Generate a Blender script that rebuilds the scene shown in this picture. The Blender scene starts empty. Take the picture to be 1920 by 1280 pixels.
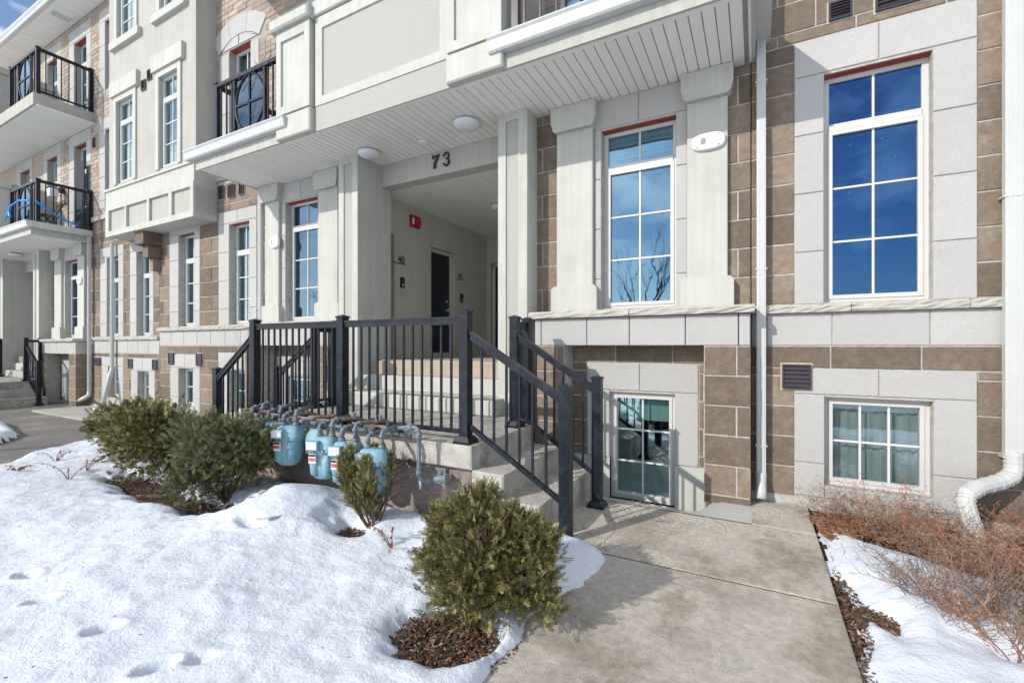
import bpy, math, random
import numpy as np
from mathutils import Vector
random.seed(7); RNG = np.random.default_rng(7)
S = bpy.context.scene; COL = S.collection
# ------------------------------------------------------------ camera
CAMROT = math.atan(457/853.)
cd = bpy.data.cameras.new("camera"); cam = bpy.data.objects.new("camera", cd); COL.objects.link(cam)
cam.location = (0, 0, 0); cam.rotation_euler = (math.pi/2, 0, CAMROT)
cd.sensor_width = 36; cd.lens = 36*853/1920.; cd.shift_y = 8/1920.; cd.clip_start = .05; cd.clip_end = 2000
S.camera = cam
# ------------------------------------------------------------ sky, sun, exposure
SA, SS = .55, .63                       # sun travels (SA, 1, -SS)
elev = math.atan2(SS, math.hypot(SA, 1)); az = math.atan2(-SA, -1)
W = bpy.data.worlds.new("World"); S.world = W; W.use_nodes = True
n = W.node_tree.nodes; l = W.node_tree.links; n.clear()
out = n.new('ShaderNodeOutputWorld'); bg = n.new('ShaderNodeBackground'); bg.inputs['Strength'].default_value = .135
sky = n.new('ShaderNodeTexSky'); sky.sky_type = 'NISHITA'; sky.sun_disc = False
sky.sun_elevation = elev; sky.sun_rotation = math.atan2(-SA, -1)
sky.ozone_density = 2.0; sky.dust_density = .4; sky.air_density = 1.0
tc = n.new('ShaderNodeTexCoord'); mp = n.new('ShaderNodeMapping'); mp.inputs['Scale'].default_value = (1, 1, 2.2); mp.inputs['Location'].default_value = (.35, .1, .2)
nz = n.new('ShaderNodeTexNoise'); nz.inputs['Scale'].default_value = 3.1; nz.inputs['Detail'].default_value = 9; nz.inputs['Roughness'].default_value = .56
rp = n.new('ShaderNodeValToRGB'); rp.color_ramp.elements[0].position = .47; rp.color_ramp.elements[1].position = .64
mx = n.new('ShaderNodeMixRGB'); mx.inputs[2].default_value = (15.0, 14.7, 14.4, 1)
mul = n.new('ShaderNodeMath'); mul.operation = 'MULTIPLY'; mul.inputs[1].default_value = .8
l.new(tc.outputs['Generated'], mp.inputs[0]); l.new(mp.outputs[0], nz.inputs[0]); l.new(nz.outputs[0], rp.inputs[0])
hs = n.new('ShaderNodeHueSaturation'); hs.inputs['Saturation'].default_value = 1.0; l.new(sky.outputs[0], hs.inputs['Color'])
l.new(rp.outputs[0], mul.inputs[0]); l.new(mul.outputs[0], mx.inputs[0]); l.new(hs.outputs[0], mx.inputs[1])
l.new(mx.outputs[0], bg.inputs[0]); l.new(bg.outputs[0], out.inputs[0])
sd = bpy.data.lights.new("sun", 'SUN'); sd.energy = 3.3; sd.angle = math.radians(.53); sd.color = (1, .945, .865)
so = bpy.data.objects.new("sun", sd); COL.objects.link(so); so.location = (-10, -20, 15)
so.rotation_euler = Vector((SA, 1, -SS)).to_track_quat('-Z', 'Y').to_euler()
S.view_settings.view_transform = 'Standard'; S.view_settings.look = 'None'; S.view_settings.gamma = 1
S.view_settings.exposure = .31; S.view_settings.use_curve_mapping = False
S.render.resolution_x = 1024; S.render.resolution_y = 682
try: S.cycles.max_bounces = 8; S.cycles.transparent_max_bounces = 16
except Exception: pass

# ------------------------------------------------------------ materials
MAT = {}
def mat(name, col, rough=.8, var=.12, scale=6., bump=0., bscale=40., spec=.3, metal=0., rnd=0., stain=None, stainscale=1.5, stainamt=.5, vstreak=0.):
    m = bpy.data.materials.new(name); m.use_nodes = True; t = m.node_tree; N = t.nodes; L = t.links; b = N['Principled BSDF']
    b.inputs['Roughness'].default_value = rough; b.inputs['Specular IOR Level'].default_value = spec; b.inputs['Metallic'].default_value = metal
    g = N.new('ShaderNodeNewGeometry')
    nz = N.new('ShaderNodeTexNoise'); nz.inputs['Scale'].default_value = scale; nz.inputs['Detail'].default_value = 8; nz.inputs['Roughness'].default_value = .62
    L.new(g.outputs['Position'], nz.inputs['Vector'])
    r = N.new('ShaderNodeMapRange'); r.inputs['From Min'].default_value = .28; r.inputs['From Max'].default_value = .72
    r.inputs['To Min'].default_value = 1-var; r.inputs['To Max'].default_value = 1+var; L.new(nz.outputs[0], r.inputs['Value'])
    val = r.outputs[0]
    if rnd:
        oi = N.new('ShaderNodeObjectInfo'); rr = N.new('ShaderNodeMapRange'); rr.inputs['To Min'].default_value = 1-rnd; rr.inputs['To Max'].default_value = 1+rnd
        L.new(oi.outputs['Random'], rr.inputs['Value']); mm = N.new('ShaderNodeMath'); mm.operation = 'MULTIPLY'
        L.new(val, mm.inputs[0]); L.new(rr.outputs[0], mm.inputs[1]); val = mm.outputs[0]
    if vstreak:
        mp2 = N.new('ShaderNodeMapping'); mp2.inputs['Scale'].default_value = (9, 9, .5); L.new(g.outputs['Position'], mp2.inputs[0])
        n3 = N.new('ShaderNodeTexNoise'); n3.inputs['Scale'].default_value = 1.6; n3.inputs['Detail'].default_value = 5; L.new(mp2.outputs[0], n3.inputs[0])
        r3 = N.new('ShaderNodeMapRange'); r3.inputs['From Min'].default_value = .3; r3.inputs['From Max'].default_value = .7; r3.inputs['To Min'].default_value = 1-vstreak; r3.inputs['To Max'].default_value = 1+vstreak*.5
        L.new(n3.outputs[0], r3.inputs['Value']); mm = N.new('ShaderNodeMath'); mm.operation = 'MULTIPLY'; L.new(val, mm.inputs[0]); L.new(r3.outputs[0], mm.inputs[1]); val = mm.outputs[0]
    cm = N.new('ShaderNodeVectorMath'); cm.operation = 'SCALE'; L.new(val, cm.inputs['Scale'])
    if stain:
        ns = N.new('ShaderNodeTexNoise'); ns.inputs['Scale'].default_value = stainscale; ns.inputs['Detail'].default_value = 7; ns.inputs['Roughness'].default_value = .65; L.new(g.outputs['Position'], ns.inputs[0])
        rs = N.new('ShaderNodeMapRange'); rs.inputs['From Min'].default_value = .48; rs.inputs['From Max'].default_value = .68; rs.inputs['To Max'].default_value = stainamt; L.new(ns.outputs[0], rs.inputs['Value'])
        mc = N.new('ShaderNodeMixRGB'); mc.inputs[1].default_value = (*col, 1); mc.inputs[2].default_value = (*stain, 1); L.new(rs.outputs[0], mc.inputs[0]); L.new(mc.outputs[0], cm.inputs[0])
    else: cm.inputs[0].default_value = col
    L.new(cm.outputs[0], b.inputs['Base Color'])
    if bump:
        n2 = N.new('ShaderNodeTexNoise'); n2.inputs['Scale'].default_value = bscale; n2.inputs['Detail'].default_value = 6; n2.inputs['Roughness'].default_value = .65; L.new(g.outputs['Position'], n2.inputs[0])
        bp = N.new('ShaderNodeBump'); bp.inputs['Strength'].default_value = bump; bp.inputs['Distance'].default_value = .01; L.new(n2.outputs[0], bp.inputs['Height']); L.new(bp.outputs[0], b.inputs['Normal'])
    MAT[name] = m; return m
mat('block', (.190, .145, .110), .95, .20, 18, 1.0, 55, rnd=.27, stain=(.28, .235, .19), stainscale=5, stainamt=.5)
mat('brick_pale', (.35, .285, .235), .92, .12, 9, .3, 80, rnd=.22, stain=(.30, .24, .20), stainscale=3, stainamt=.5)
mat('mortar', (.42, .40, .37), .95, .25, 16, 1.0, 60)
mat('mortar_dark', (.33, .30, .27), .95, .12, 12, .4, 90)
mat('limestone', (.42, .415, .405), .93, .06, 40, .5, 100, rnd=.05, stain=(.37, .355, .34), stainscale=3, stainamt=.3)
mat('sill_rock', (.43, .41, .365), .9, .12, 9, .9, 30, rnd=.04)
mat('stucco', (.46, .46, .42), .93, .05, 4, .9, 130, vstreak=.10)
mat('stucco_rough', (.415, .41, .375), .95, .10, 60, 1.0, 110)
mat('stucco_smooth', (.47, .475, .435), .9, .03, 3, .3, 120, vstreak=.09, stain=(.385, .38, .34), stainscale=2.2, stainamt=.45)
mat('stucco_tan', (.40, .39, .355), .93, .07, 2.5, .6, 120, vstreak=.06)
mat('soffit', (.76, .75, .70), .55, .03, 3, rnd=.03)
mat('white_metal', (.50, .51, .50), .35, .04, 5, spec=.5, vstreak=.05)
mat('vinyl', (.54, .53, .52), .4, .03, 4, spec=.45)
mat('muntin', (.60, .60, .60), .4, .02, 4, spec=.4)
mat('lintel', (.27, .055, .035), .6, .15, 12)
mat('concrete', (.40, .385, .35), .9, .13, 3, .45, 110, stain=(.22, .21, .19), stainscale=2.6, stainamt=.6)
mat('concrete_step', (.45, .43, .385), .92, .22, 12, 1.0, 80, stain=(.22, .205, .18), stainscale=3.5, stainamt=.75)
mw = mat('concrete_walk', (.53, .485, .415), .9, .22, 22, 1.0, 140, stain=(.25, .205, .16), stainscale=1.6, stainamt=.8)
_N = mw.node_tree.nodes; _L = mw.node_tree.links; _b = _N['Principled BSDF']; _src = _b.inputs['Base Color'].links[0].from_socket; _g = _N.new('ShaderNodeNewGeometry')
_mp = _N.new('ShaderNodeMapping'); _mp.inputs['Scale'].default_value = (1, .6, 1); _mp.inputs['Location'].default_value = (3.1, 1.7, 0); _L.new(_g.outputs['Position'], _mp.inputs[0])
_n = _N.new('ShaderNodeTexNoise'); _n.inputs['Scale'].default_value = 1.9; _n.inputs['Detail'].default_value = 10; _n.inputs['Roughness'].default_value = .7; _L.new(_mp.outputs[0], _n.inputs[0])
_r = _N.new('ShaderNodeMapRange'); _r.inputs['From Min'].default_value = .50; _r.inputs['From Max'].default_value = .60; _r.inputs['To Max'].default_value = .75; _L.new(_n.outputs[0], _r.inputs['Value'])
_m = _N.new('ShaderNodeMixRGB'); _m.blend_type = 'MULTIPLY'; _m.inputs[2].default_value = (.60, .55, .50, 1); _L.new(_r.outputs[0], _m.inputs[0]); _L.new(_src, _m.inputs[1])
_n2 = _N.new('ShaderNodeTexNoise'); _n2.inputs['Scale'].default_value = 6; _n2.inputs['Detail'].default_value = 12; _n2.inputs['Roughness'].default_value = .8; _L.new(_g.outputs['Position'], _n2.inputs[0])
_r2 = _N.new('ShaderNodeMapRange'); _r2.inputs['From Min'].default_value = .55; _r2.inputs['From Max'].default_value = .75; _r2.inputs['To Max'].default_value = .45; _L.new(_n2.outputs[0], _r2.inputs['Value'])
_m2 = _N.new('ShaderNodeMixRGB'); _m2.inputs[2].default_value = (.62, .60, .56, 1); _L.new(_r2.outputs[0], _m2.inputs[0]); _L.new(_m.outputs[0], _m2.inputs[1]); _L.new(_m2.outputs[0], _b.inputs['Base Color'])
mat('concrete_pale', (.45, .455, .42), .92, .08, 4, .3, 90)
mat('pebble', (.30, .245, .225), .95, .5, 75, 1.0, 75, stain=(.13, .11, .10), stainscale=2.2, stainamt=.8)
mat('stucco_porch_lifted', (.50, .48, .44), .93, .07, 2.5, .6, 120, vstreak=.05)  # copy of stucco_tan; brightening of the shaded porch put into its paler colour
mat('asphalt', (.17, .16, .15), .95, .25, 90, .7, 100, stain=(.28, .26, .23), stainscale=1.4, stainamt=.8)
mat('black_paint', (.010, .013, .021), .34, .3, 18, .04, 60, spec=.22, stain=(.05, .06, .075), stainscale=14, stainamt=.3)
mat('dark_metal', (.03, .028, .033), .45, .2, 14)
mat('vent_dark', (.045, .035, .045), .5, .15, 14)
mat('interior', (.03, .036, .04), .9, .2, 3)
mat('blind', (.62, .68, .66), .9, .05, 4)
mat('curtain', (.78, .83, .83), .95, .08, 5)
mat('door_navy', (.008, .012, .022), .4, .1, 5, spec=.5)
mat('red_alarm', (.42, .008, .012), .3, .05, 5, spec=.6)
mat('white_plastic', (.68, .68, .68), .3, .02, 5, spec=.5)
mat('frosted', (.66, .67, .70), .25, .02, 5, spec=.5)
mat('meter_blue', (.19, .36, .445), .5, .14, 14, .25, 60, spec=.35, stain=(.34, .43, .46), stainscale=12, stainamt=.6)
mat('pipe_grey', (.135, .17, .20), .5, .18, 20, .1, 60, stain=(.30, .32, .33), stainscale=18, stainamt=.5)
mat('pipe_rust', (.105, .062, .045), .85, .4, 22, .4, 60, stain=(.20, .21, .22), stainscale=14, stainamt=.8)
mat('label_white', (.72, .74, .72), .5, .05, 30)
mat('label_red', (.60, .10, .10), .5, .05, 30)
mat('label_black', (.03, .03, .035), .5, .05, 30)
mat('dial', (.62, .66, .62), .35, .18, 50)
mat('mulch', (.085, .055, .040), .95, .45, 30, 1.0, 45, stain=(.15, .085, .055), stainscale=14, stainamt=.8)
mat('bark', (.10, .065, .045), .95, .3, 30, .6, 60)
mat('wood_slat', (.22, .11, .05), .6, .2, 20)
mat('blue_ribbon', (.015, .25, .65), .5, .1, 9)
mat('net_dark', (.035, .04, .05), .8, .3, 30)
mat('dead_red', (.31, .115, .048), .9, .35, 20)
mat('dead_tan', (.28, .19, .13), .9, .3, 20)
mat('twig', (.17, .125, .105), .9, .3, 20)
mat('yew_a', (.150, .145, .045), .62, .35, 7, spec=.35)
mat('yew_b', (.34, .30, .12), .6, .3, 7, spec=.35)
mat('yew_c', (.085, .090, .032), .65, .3, 7, spec=.35)
mat('yew_grey', (.150, .185, .105), .6, .3, 7, spec=.35)
mat('salt', (.52, .50, .47), .8, .1, 30)
mat('ribbon_yellow', (.75, .55, .03), .5, .05, 8)
# snow
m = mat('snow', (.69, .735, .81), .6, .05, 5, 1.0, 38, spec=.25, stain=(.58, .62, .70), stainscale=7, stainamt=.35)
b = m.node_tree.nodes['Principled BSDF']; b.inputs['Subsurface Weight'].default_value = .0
# glass: clear pane with a coated mirror-like reflection
def glass(name, tint, base, gc=(.26, .42, .56)):
    m = bpy.data.materials.new(name); m.use_nodes = True; t = m.node_tree; N = t.nodes; L = t.links; N.clear()
    o = N.new('ShaderNodeOutputMaterial'); tr = N.new('ShaderNodeBsdfTransparent'); tr.inputs[0].default_value = (*tint, 1)
    gl = N.new('ShaderNodeBsdfGlossy'); gl.inputs['Roughness'].default_value = .015; gl.inputs['Color'].default_value = (*gc, 1)
    fr = N.new('ShaderNodeFresnel'); fr.inputs[0].default_value = 1.5
    ma = N.new('ShaderNodeMapRange'); ma.inputs['To Min'].default_value = base; ma.inputs['To Max'].default_value = 1; ma.inputs['From Min'].default_value = .04; ma.inputs['From Max'].default_value = .8
    mixs = N.new('ShaderNodeMixShader'); g = N.new('ShaderNodeNewGeometry'); nz = N.new('ShaderNodeTexNoise'); nz.inputs['Scale'].default_value = 3.2; L.new(g.outputs['Position'], nz.inputs[0])
    bp = N.new('ShaderNodeBump'); bp.inputs['Strength'].default_value = .06; bp.inputs['Distance'].default_value = .02; L.new(nz.outputs[0], bp.inputs['Height']); L.new(bp.outputs[0], gl.inputs['Normal'])
    L.new(fr.outputs[0], ma.inputs['Value']); L.new(ma.outputs[0], mixs.inputs[0]); L.new(tr.outputs[0], mixs.inputs[1]); L.new(gl.outputs[0], mixs.inputs[2]); L.new(mixs.outputs[0], o.inputs[0])
    MAT[name] = m
glass('glass', (.70, .90, .92), .36, (.30, .47, .64))
glass('glass_deep', (.35, .45, .6), .5, (.10, .23, .44))
glass('glass_teal', (.86, .98, .98), .30, (.72, .93, .98))
glass('glass_rail', (.80, .93, .97), .16, (.45, .65, .85))
glass('glass_film', (.80, .86, .86), .22, (.52, .62, .68))

# ------------------------------------------------------------ mesh helpers
class MB:
    def __init__(s): s.v = []; s.f = []; s.mi = []
    def add(s, v, f, mi=0):
        o = len(s.v); s.v += [tuple(p) for p in v]; s.f += [tuple(i+o for i in q) for q in f]; s.mi += [mi]*len(f); return s
    def box(s, x0, x1, y0, y1, z0, z1, mi=0):
        v = [(x0,y0,z0),(x1,y0,z0),(x1,y1,z0),(x0,y1,z0),(x0,y0,z1),(x1,y0,z1),(x1,y1,z1),(x0,y1,z1)]
        return s.add(v, [(0,3,2,1),(4,5,6,7),(0,1,5,4),(1,2,6,5),(2,3,7,6),(3,0,4,7)], mi)
    def cbox(s, x0, x1, y0, y1, z0, z1, c=.006, mi=0):    # box whose front (-y) edges are chamfered
        c = min(c, (x1-x0)*.3, (z1-z0)*.3)
        v = [(x0,y0+c,z0),(x1,y0+c,z0),(x1,y1,z0),(x0,y1,z0),(x0,y0+c,z1),(x1,y0+c,z1),(x1,y1,z1),(x0,y1,z1),
             (x0+c,y0,z0+c),(x1-c,y0,z0+c),(x1-c,y0,z1-c),(x0+c,y0,z1-c)]
        return s.add(v, [(0,3,2,1),(4,5,6,7),(1,2,6,5),(2,3,7,6),(3,0,4,7),(8,9,10,11),(0,1,9,8),(1,5,10,9),(5,4,11,10),(4,0,8,11)], mi)
    def bar(s, p, q, w, h, mi=0):          # rectangular bar from p to q, w horizontal, h vertical-ish
        p = Vector(p); q = Vector(q); d = (q-p).normalized(); up = Vector((0,0,1)) if abs(d.z) < .95 else Vector((0,1,0))
        a = d.cross(up).normalized()*w/2; b = a.cross(d).normalized()*h/2
        v = [p-a-b, p+a-b, p+a+b, p-a+b, q-a-b, q+a-b, q+a+b, q-a+b]
        return s.add(v, [(0,1,2,3),(7,6,5,4),(0,4,5,1),(1,5,6,2),(2,6,7,3),(3,7,4,0)], mi)
    def tube(s, pts, r, n=8, mi=0, cap=True):
        pts = [Vector(p) for p in pts]; rs = r if isinstance(r, (list, tuple)) else [r]*len(pts); base = len(s.v); up = Vector((0,0,1)); prev = None
        for i, p in enumerate(pts):
            d = (pts[min(i+1, len(pts)-1)]-pts[max(i-1, 0)])
            d = d.normalized() if d.length > 1e-9 else Vector((0,0,1))
            if prev is None: a = d.cross(up if abs(d.z) < .9 else Vector((1,0,0))).normalized()
            else:
                a = prev-d*prev.dot(d); a = a.normalized() if a.length > 1e-6 else d.cross(up).normalized()
            prev = a; b = d.cross(a)
            for k in range(n):
                t = 2*math.pi*k/n; s.v.append(tuple(p+(a*math.cos(t)+b*math.sin(t))*rs[i]))
        for i in range(len(pts)-1):
            for k in range(n):
                k2 = (k+1) % n; s.f.append((base+i*n+k, base+i*n+k2, base+(i+1)*n+k2, base+(i+1)*n+k)); s.mi.append(mi)
        if cap:
            s.f.append(tuple(base+k for k in range(n))[::-1]); s.f.append(tuple(base+(len(pts)-1)*n+k for k in range(n))); s.mi += [mi, mi]
        return s
    def prism(s, poly, axis, a0, a1, mi=0):   # poly in the two other axes
        n_ = len(poly)
        def P(u, w, a): return {'x': (a,u,w), 'y': (u,a,w), 'z': (u,w,a)}[axis]
        v = [P(u,w,a0) for u,w in poly]+[P(u,w,a1) for u,w in poly]
        f = [tuple(range(n_)), tuple(range(2*n_-1, n_-1, -1))]+[(i, i+n_, (i+1)%n_+n_, (i+1)%n_) for i in range(n_)]
        return s.add(v, f, mi)
    def lathe(s, c, prof, n=20, axis='z', mi=0):
        base = len(s.v); cx_, cy_, cz_ = c
        for r, h in prof:
            for k in range(n):
                t = 2*math.pi*k/n; a, b_ = r*math.cos(t), r*math.sin(t)
                s.v.append({'z': (cx_+a, cy_+b_, cz_+h), 'y': (cx_+a, cy_+h, cz_+b_), 'x': (cx_+h, cy_+a, cz_+b_)}[axis])
        for i in range(len(prof)-1):
            for k in range(n): s.f.append((base+i*n+k, base+i*n+(k+1)%n, base+(i+1)*n+(k+1)%n, base+(i+1)*n+k)); s.mi.append(mi)
        s.f.append(tuple(base+k for k in range(n))[::-1]); s.f.append(tuple(base+(len(prof)-1)*n+k for k in range(n))); s.mi += [mi, mi]
        return s
WL = {}
MESHC = {}
def wl(o): return WL.get(o.name, Vector((0,0,0))) if o else Vector((0,0,0))
def link(name, me, loc, parent):
    o = bpy.data.objects.new(name, me); COL.objects.link(o)
    if parent: o.parent = parent
    o.location = Vector(loc)-wl(parent); WL[o.name] = Vector(loc); return o
def build(name, mb, mats, parent=None, smooth=False, label=None, kind=None, category=None, group=None, share=True):
    mats = mats if isinstance(mats, (list, tuple)) else [mats]
    A = np.array(mb.v, dtype=float); lo, hi = A.min(0), A.max(0); loc = Vector(((lo[0]+hi[0])/2, (lo[1]+hi[1])/2, lo[2]))
    key = None; R = A-np.array(loc)
    if share and len(A) <= 400: key = (R.round(4).tobytes(), tuple(mb.mi), tuple(mats), smooth, len(mb.f), tuple(mb.f))
    if key is not None and key in MESHC: me = MESHC[key]
    else:
        me = bpy.data.meshes.new(name); me.from_pydata(R.tolist(), [], mb.f)
        for m_ in mats: me.materials.append(MAT[m_])
        if any(mb.mi): me.polygons.foreach_set('material_index', mb.mi)
        if smooth: me.polygons.foreach_set('use_smooth', [True]*len(mb.f))
        me.update()
        if key is not None: MESHC[key] = me
    o = link(name, me, loc, parent)
    for k, v in (('label', label), ('kind', kind), ('category', category), ('group', group)):
        if v: o[k] = v
    return o
def build_np(name, V, F, mats, mi=None, parent=None, smooth=False, **kw):
    V = np.asarray(V, dtype=float); lo, hi = V.min(0), V.max(0); loc = np.array([(lo[0]+hi[0])/2, (lo[1]+hi[1])/2, lo[2]])
    me = bpy.data.meshes.new(name); me.from_pydata((V-loc).tolist(), [], F.tolist() if hasattr(F, 'tolist') else F)
    for m_ in mats: me.materials.append(MAT[m_])
    if mi is not None: me.polygons.foreach_set('material_index', np.asarray(mi, dtype=np.int32))
    if smooth: me.polygons.foreach_set('use_smooth', [True]*len(me.polygons))
    me.update(); o = link(name, me, Vector(loc.tolist()), parent)
    for k, v in kw.items():
        if v: o[k] = v
    return o
def thing(name, loc, label, category, group=None):
    o = bpy.data.objects.new(name, None); COL.objects.link(o); o.location = loc; WL[o.name] = Vector(loc); o.empty_display_size = .2
    o['label'] = label; o['category'] = category
    if group: o['group'] = group
    return o
def minus(rect, holes):
    """rect and holes (x0,x1,z0,z1) -> list of rects covering rect minus holes"""
    x0, x1, z0, z1 = rect; hs = [h for h in holes if h[0] < x1-1e-4 and h[1] > x0+1e-4 and h[2] < z1-1e-4 and h[3] > z0+1e-4]
    if not hs: return [rect]
    zs = sorted({z0, z1}|{z for h in hs for z in (h[2], h[3]) if z0 < z < z1}); out_ = []
    for za, zb in zip(zs, zs[1:]):
        segs = [(x0, x1)]
        for h in hs:
            if h[2] < zb-1e-5 and h[3] > za+1e-5:
                ns = []
                for a, b_ in segs:
                    if h[1] <= a or h[0] >= b_: ns.append((a, b_)); continue
                    if h[0] > a: ns.append((a, h[0]))
                    if h[1] < b_: ns.append((h[1], b_))
                segs = ns
        for a, b_ in segs:
            if b_-a > 1e-4: out_.append((a, b_, za, zb))
    # merge vertical neighbours
    out_.sort(key=lambda r: (r[0], r[1], r[2])); res = []
    for r in out_:
        if res and abs(res[-1][0]-r[0]) < 1e-5 and abs(res[-1][1]-r[1]) < 1e-5 and abs(res[-1][3]-r[2]) < 1e-5: res[-1] = (r[0], r[1], res[-1][2], r[3])
        else: res.append(r)
    return res
def core(parent, rect, holes, y0, y1, m='mortar', name='wall'):
    rs = minus(rect, holes); grp = list(range(len(rs)))
    for i in range(len(rs)):
        for j in range(i):
            a, b_ = rs[i], rs[j]
            if a[0] <= b_[1]+1e-4 and b_[0] <= a[1]+1e-4 and a[2] <= b_[3]+1e-4 and b_[2] <= a[3]+1e-4:
                gi, gj = grp[i], grp[j]; grp = [gj if g == gi else g for g in grp]
    for g in sorted(set(grp)):
        mb = MB()
        for r, q in zip(rs, grp):
            if q == g: mb.box(r[0], r[1], y0, y1, r[2], r[3])
        build(name, mb, m, parent)
PIECES = {}
def blocks(parent, rect, holes, y, depth, h=.277, L=.59, z_ref=.38, g=.014, m='block', name='block', xref=0., piece=True, sides=0.):
    """running bond blocks, each a part, faces at y, clipped round holes"""
    x0, x1, z0, z1 = rect; k0 = math.floor((z0-z_ref)/h); lst = []
    k = k0
    while z_ref+k*h < z1-.01:
        za, zb = max(z0, z_ref+k*h), min(z1, z_ref+(k+1)*h); off = (k % 2)*L/2+xref
        i = math.floor((x0-off)/L)
        while off+i*L < x1:
            a, b_ = max(x0, off+i*L), min(x1, off+(i+1)*L)
            if b_-a > .02 and zb-za > .02:
                for r in minus((a, b_, za, zb), holes):
                    if r[1]-r[0] > .025 and r[3]-r[2] > .025: lst.append(r)
            i += 1
        k += 1
    rest = MB()
    for r in lst:
        cnt = PIECES.get((parent.name, name), 0); e = random.uniform(-.005, .002)
        e0 = -sides if abs(r[0]-x0) < 1e-4 else g/2; e1 = -sides if abs(r[1]-x1) < 1e-4 else g/2
        args = (r[0]+e0, r[1]-e1, y+e, y+depth, r[2]+g/2, r[3]-g/2)
        if piece and cnt < 298:
            build(name, MB().cbox(*args, c=.004), m, parent); PIECES[(parent.name, name)] = cnt+1
        else: rest.cbox(*args, c=.004)
    if rest.v: build(name+'_courses', rest, m, parent, kind='stuff')
def stones(parent, rects, y, depth=.09, g=.008, m='limestone', name='trim_stone'):
    for r in rects: build(name, MB().cbox(r[0]+g/2, r[1]-g/2, y, y+depth, r[2]+g/2, r[3]-g/2, c=.005), m, parent)
def window(parent, x0, x1, z0, z1, y, transom=None, cols=2, rows=3, gl='glass', inside='blind', blind=.25, red=True, fw=.045, label=None, recess=.10, room=True, name='window', topcols=2):
    """framed window whose frame stands recess behind the wall face y"""
    yf = y+recess; d = .07
    def ring(mb, a, b_, c, e, w, ya, yb):
        mb.box(a, b_, ya, yb, c, c+w); mb.box(a, b_, ya, yb, e-w, e); mb.box(a, a+w, ya, yb, c+w, e-w); mb.box(b_-w, b_, ya, yb, c+w, e-w)
    mb = MB(); ring(mb, x0, x1, z0, z1, fw, yf, yf+d)
    panes = []
    if transom:
        mb.box(x0+fw, x1-fw, yf-.012, yf+d, transom-.03, transom+.03)
        ring(mb, x0+fw*.8, x1-fw*.8, z0+fw*.8, transom-.03, .035, yf-.010, yf+d-.02)
        i = fw*.8+.035; panes = [(x0+i, x1-i, z0+i, transom-.03-.035, cols, rows), (x0+fw, x1-fw, transom+.03, z1-fw, topcols, 1)]
    else:
        ring(mb, x0+fw*.8, x1-fw*.8, z0+fw*.8, z1-fw*.8, .03, yf-.010, yf+d-.02); i = fw*.8+.03; panes = [(x0+i, x1-i, z0+i, z1-i, cols, rows)]
    w = build(name, mb, 'vinyl', parent, label=label)
    for (a, b_, c, e, nc, nr) in panes:
        build('pane', MB().box(a, b_, yf+.022, yf+.028, c, e), gl, w)
        if gl == 'glass_deep' or (gl == 'glass' and x0 > -3 and z0 > 0):
            sp = MB()
            for _ in range(14 if nr > 1 else 3):
                sx, sz, sq = random.uniform(a+.02, b_-.02), random.uniform(c+.03, e-.03), random.uniform(.0008, .0022); sp.add([(sx-sq, yf+.0214, sz), (sx, yf+.0214, sz-sq*1.4), (sx+sq, yf+.0214, sz), (sx, yf+.0214, sz+sq*1.4)], [(0,1,2,3)])
            build('water_spots', sp, 'muntin', w, kind='stuff')
        t = MB(); q = .0085
        for k in range(1, nc): xx = a+(b_-a)*k/nc; t.box(xx-q, xx+q, yf+.012, yf+.0205, c, e)
        for k in range(1, nr):
            zz = c+(e-c)*k/nr
            for kk in range(nc):
                xa, xb = a+(b_-a)*kk/nc+(q if kk else 0), a+(b_-a)*(kk+1)/nc-(q if kk < nc-1 else 0); t.box(xa, xb, yf+.012, yf+.0205, zz-q, zz+q)
        if t.v: build('muntin', t, 'muntin', w)
    yi = yf+d+.02
    if inside == 'blind':
        t = MB(); zb_ = z1-(z1-z0)*blind; k = z1-.03
        while k > zb_: t.box(x0+.05, x1-.05, yi+.03, yi+.034, k-.044, k-.004); k -= .05
        t.box(x0+.04, x1-.04, yi+.01, yi+.05, z1-.06, z1-.02); build('blind', t, 'blind', w)
    elif inside == 'curtain':
        t = MB(); N_ = 26; pts = []
        for k in range(N_+1): pts.append((x0+.03+(x1-x0-.06)*k/N_, yi+.03+.018*math.sin(k*1.9)+.006*math.sin(k*.7)))
        v = [(p[0], p[1], z0+.05) for p in pts]+[(p[0], p[1], z1-.03) for p in pts]
        t.add(v, [(k, k+1, N_+2+k, N_+1+k) for k in range(N_)]); build('curtain', t, 'curtain', w, smooth=True)
    elif inside == 'shade':
        build('roller_shade', MB().box(x0+.05, x1-.05, yi+.03, yi+.035, z1-(z1-z0)*blind, z1-.03), 'blind', w)
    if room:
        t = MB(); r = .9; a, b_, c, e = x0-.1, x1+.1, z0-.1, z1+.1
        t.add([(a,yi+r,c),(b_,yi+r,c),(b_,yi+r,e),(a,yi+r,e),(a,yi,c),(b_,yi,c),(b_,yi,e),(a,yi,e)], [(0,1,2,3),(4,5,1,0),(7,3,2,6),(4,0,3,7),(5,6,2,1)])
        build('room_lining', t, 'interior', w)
    if red: build('steel_lintel', MB().box(x0-.003, x1+.003, y+.015, yf+.02, z1-.007, z1-.0006), 'lintel', w)
    # reveal between frame and wall face
    return w
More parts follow.
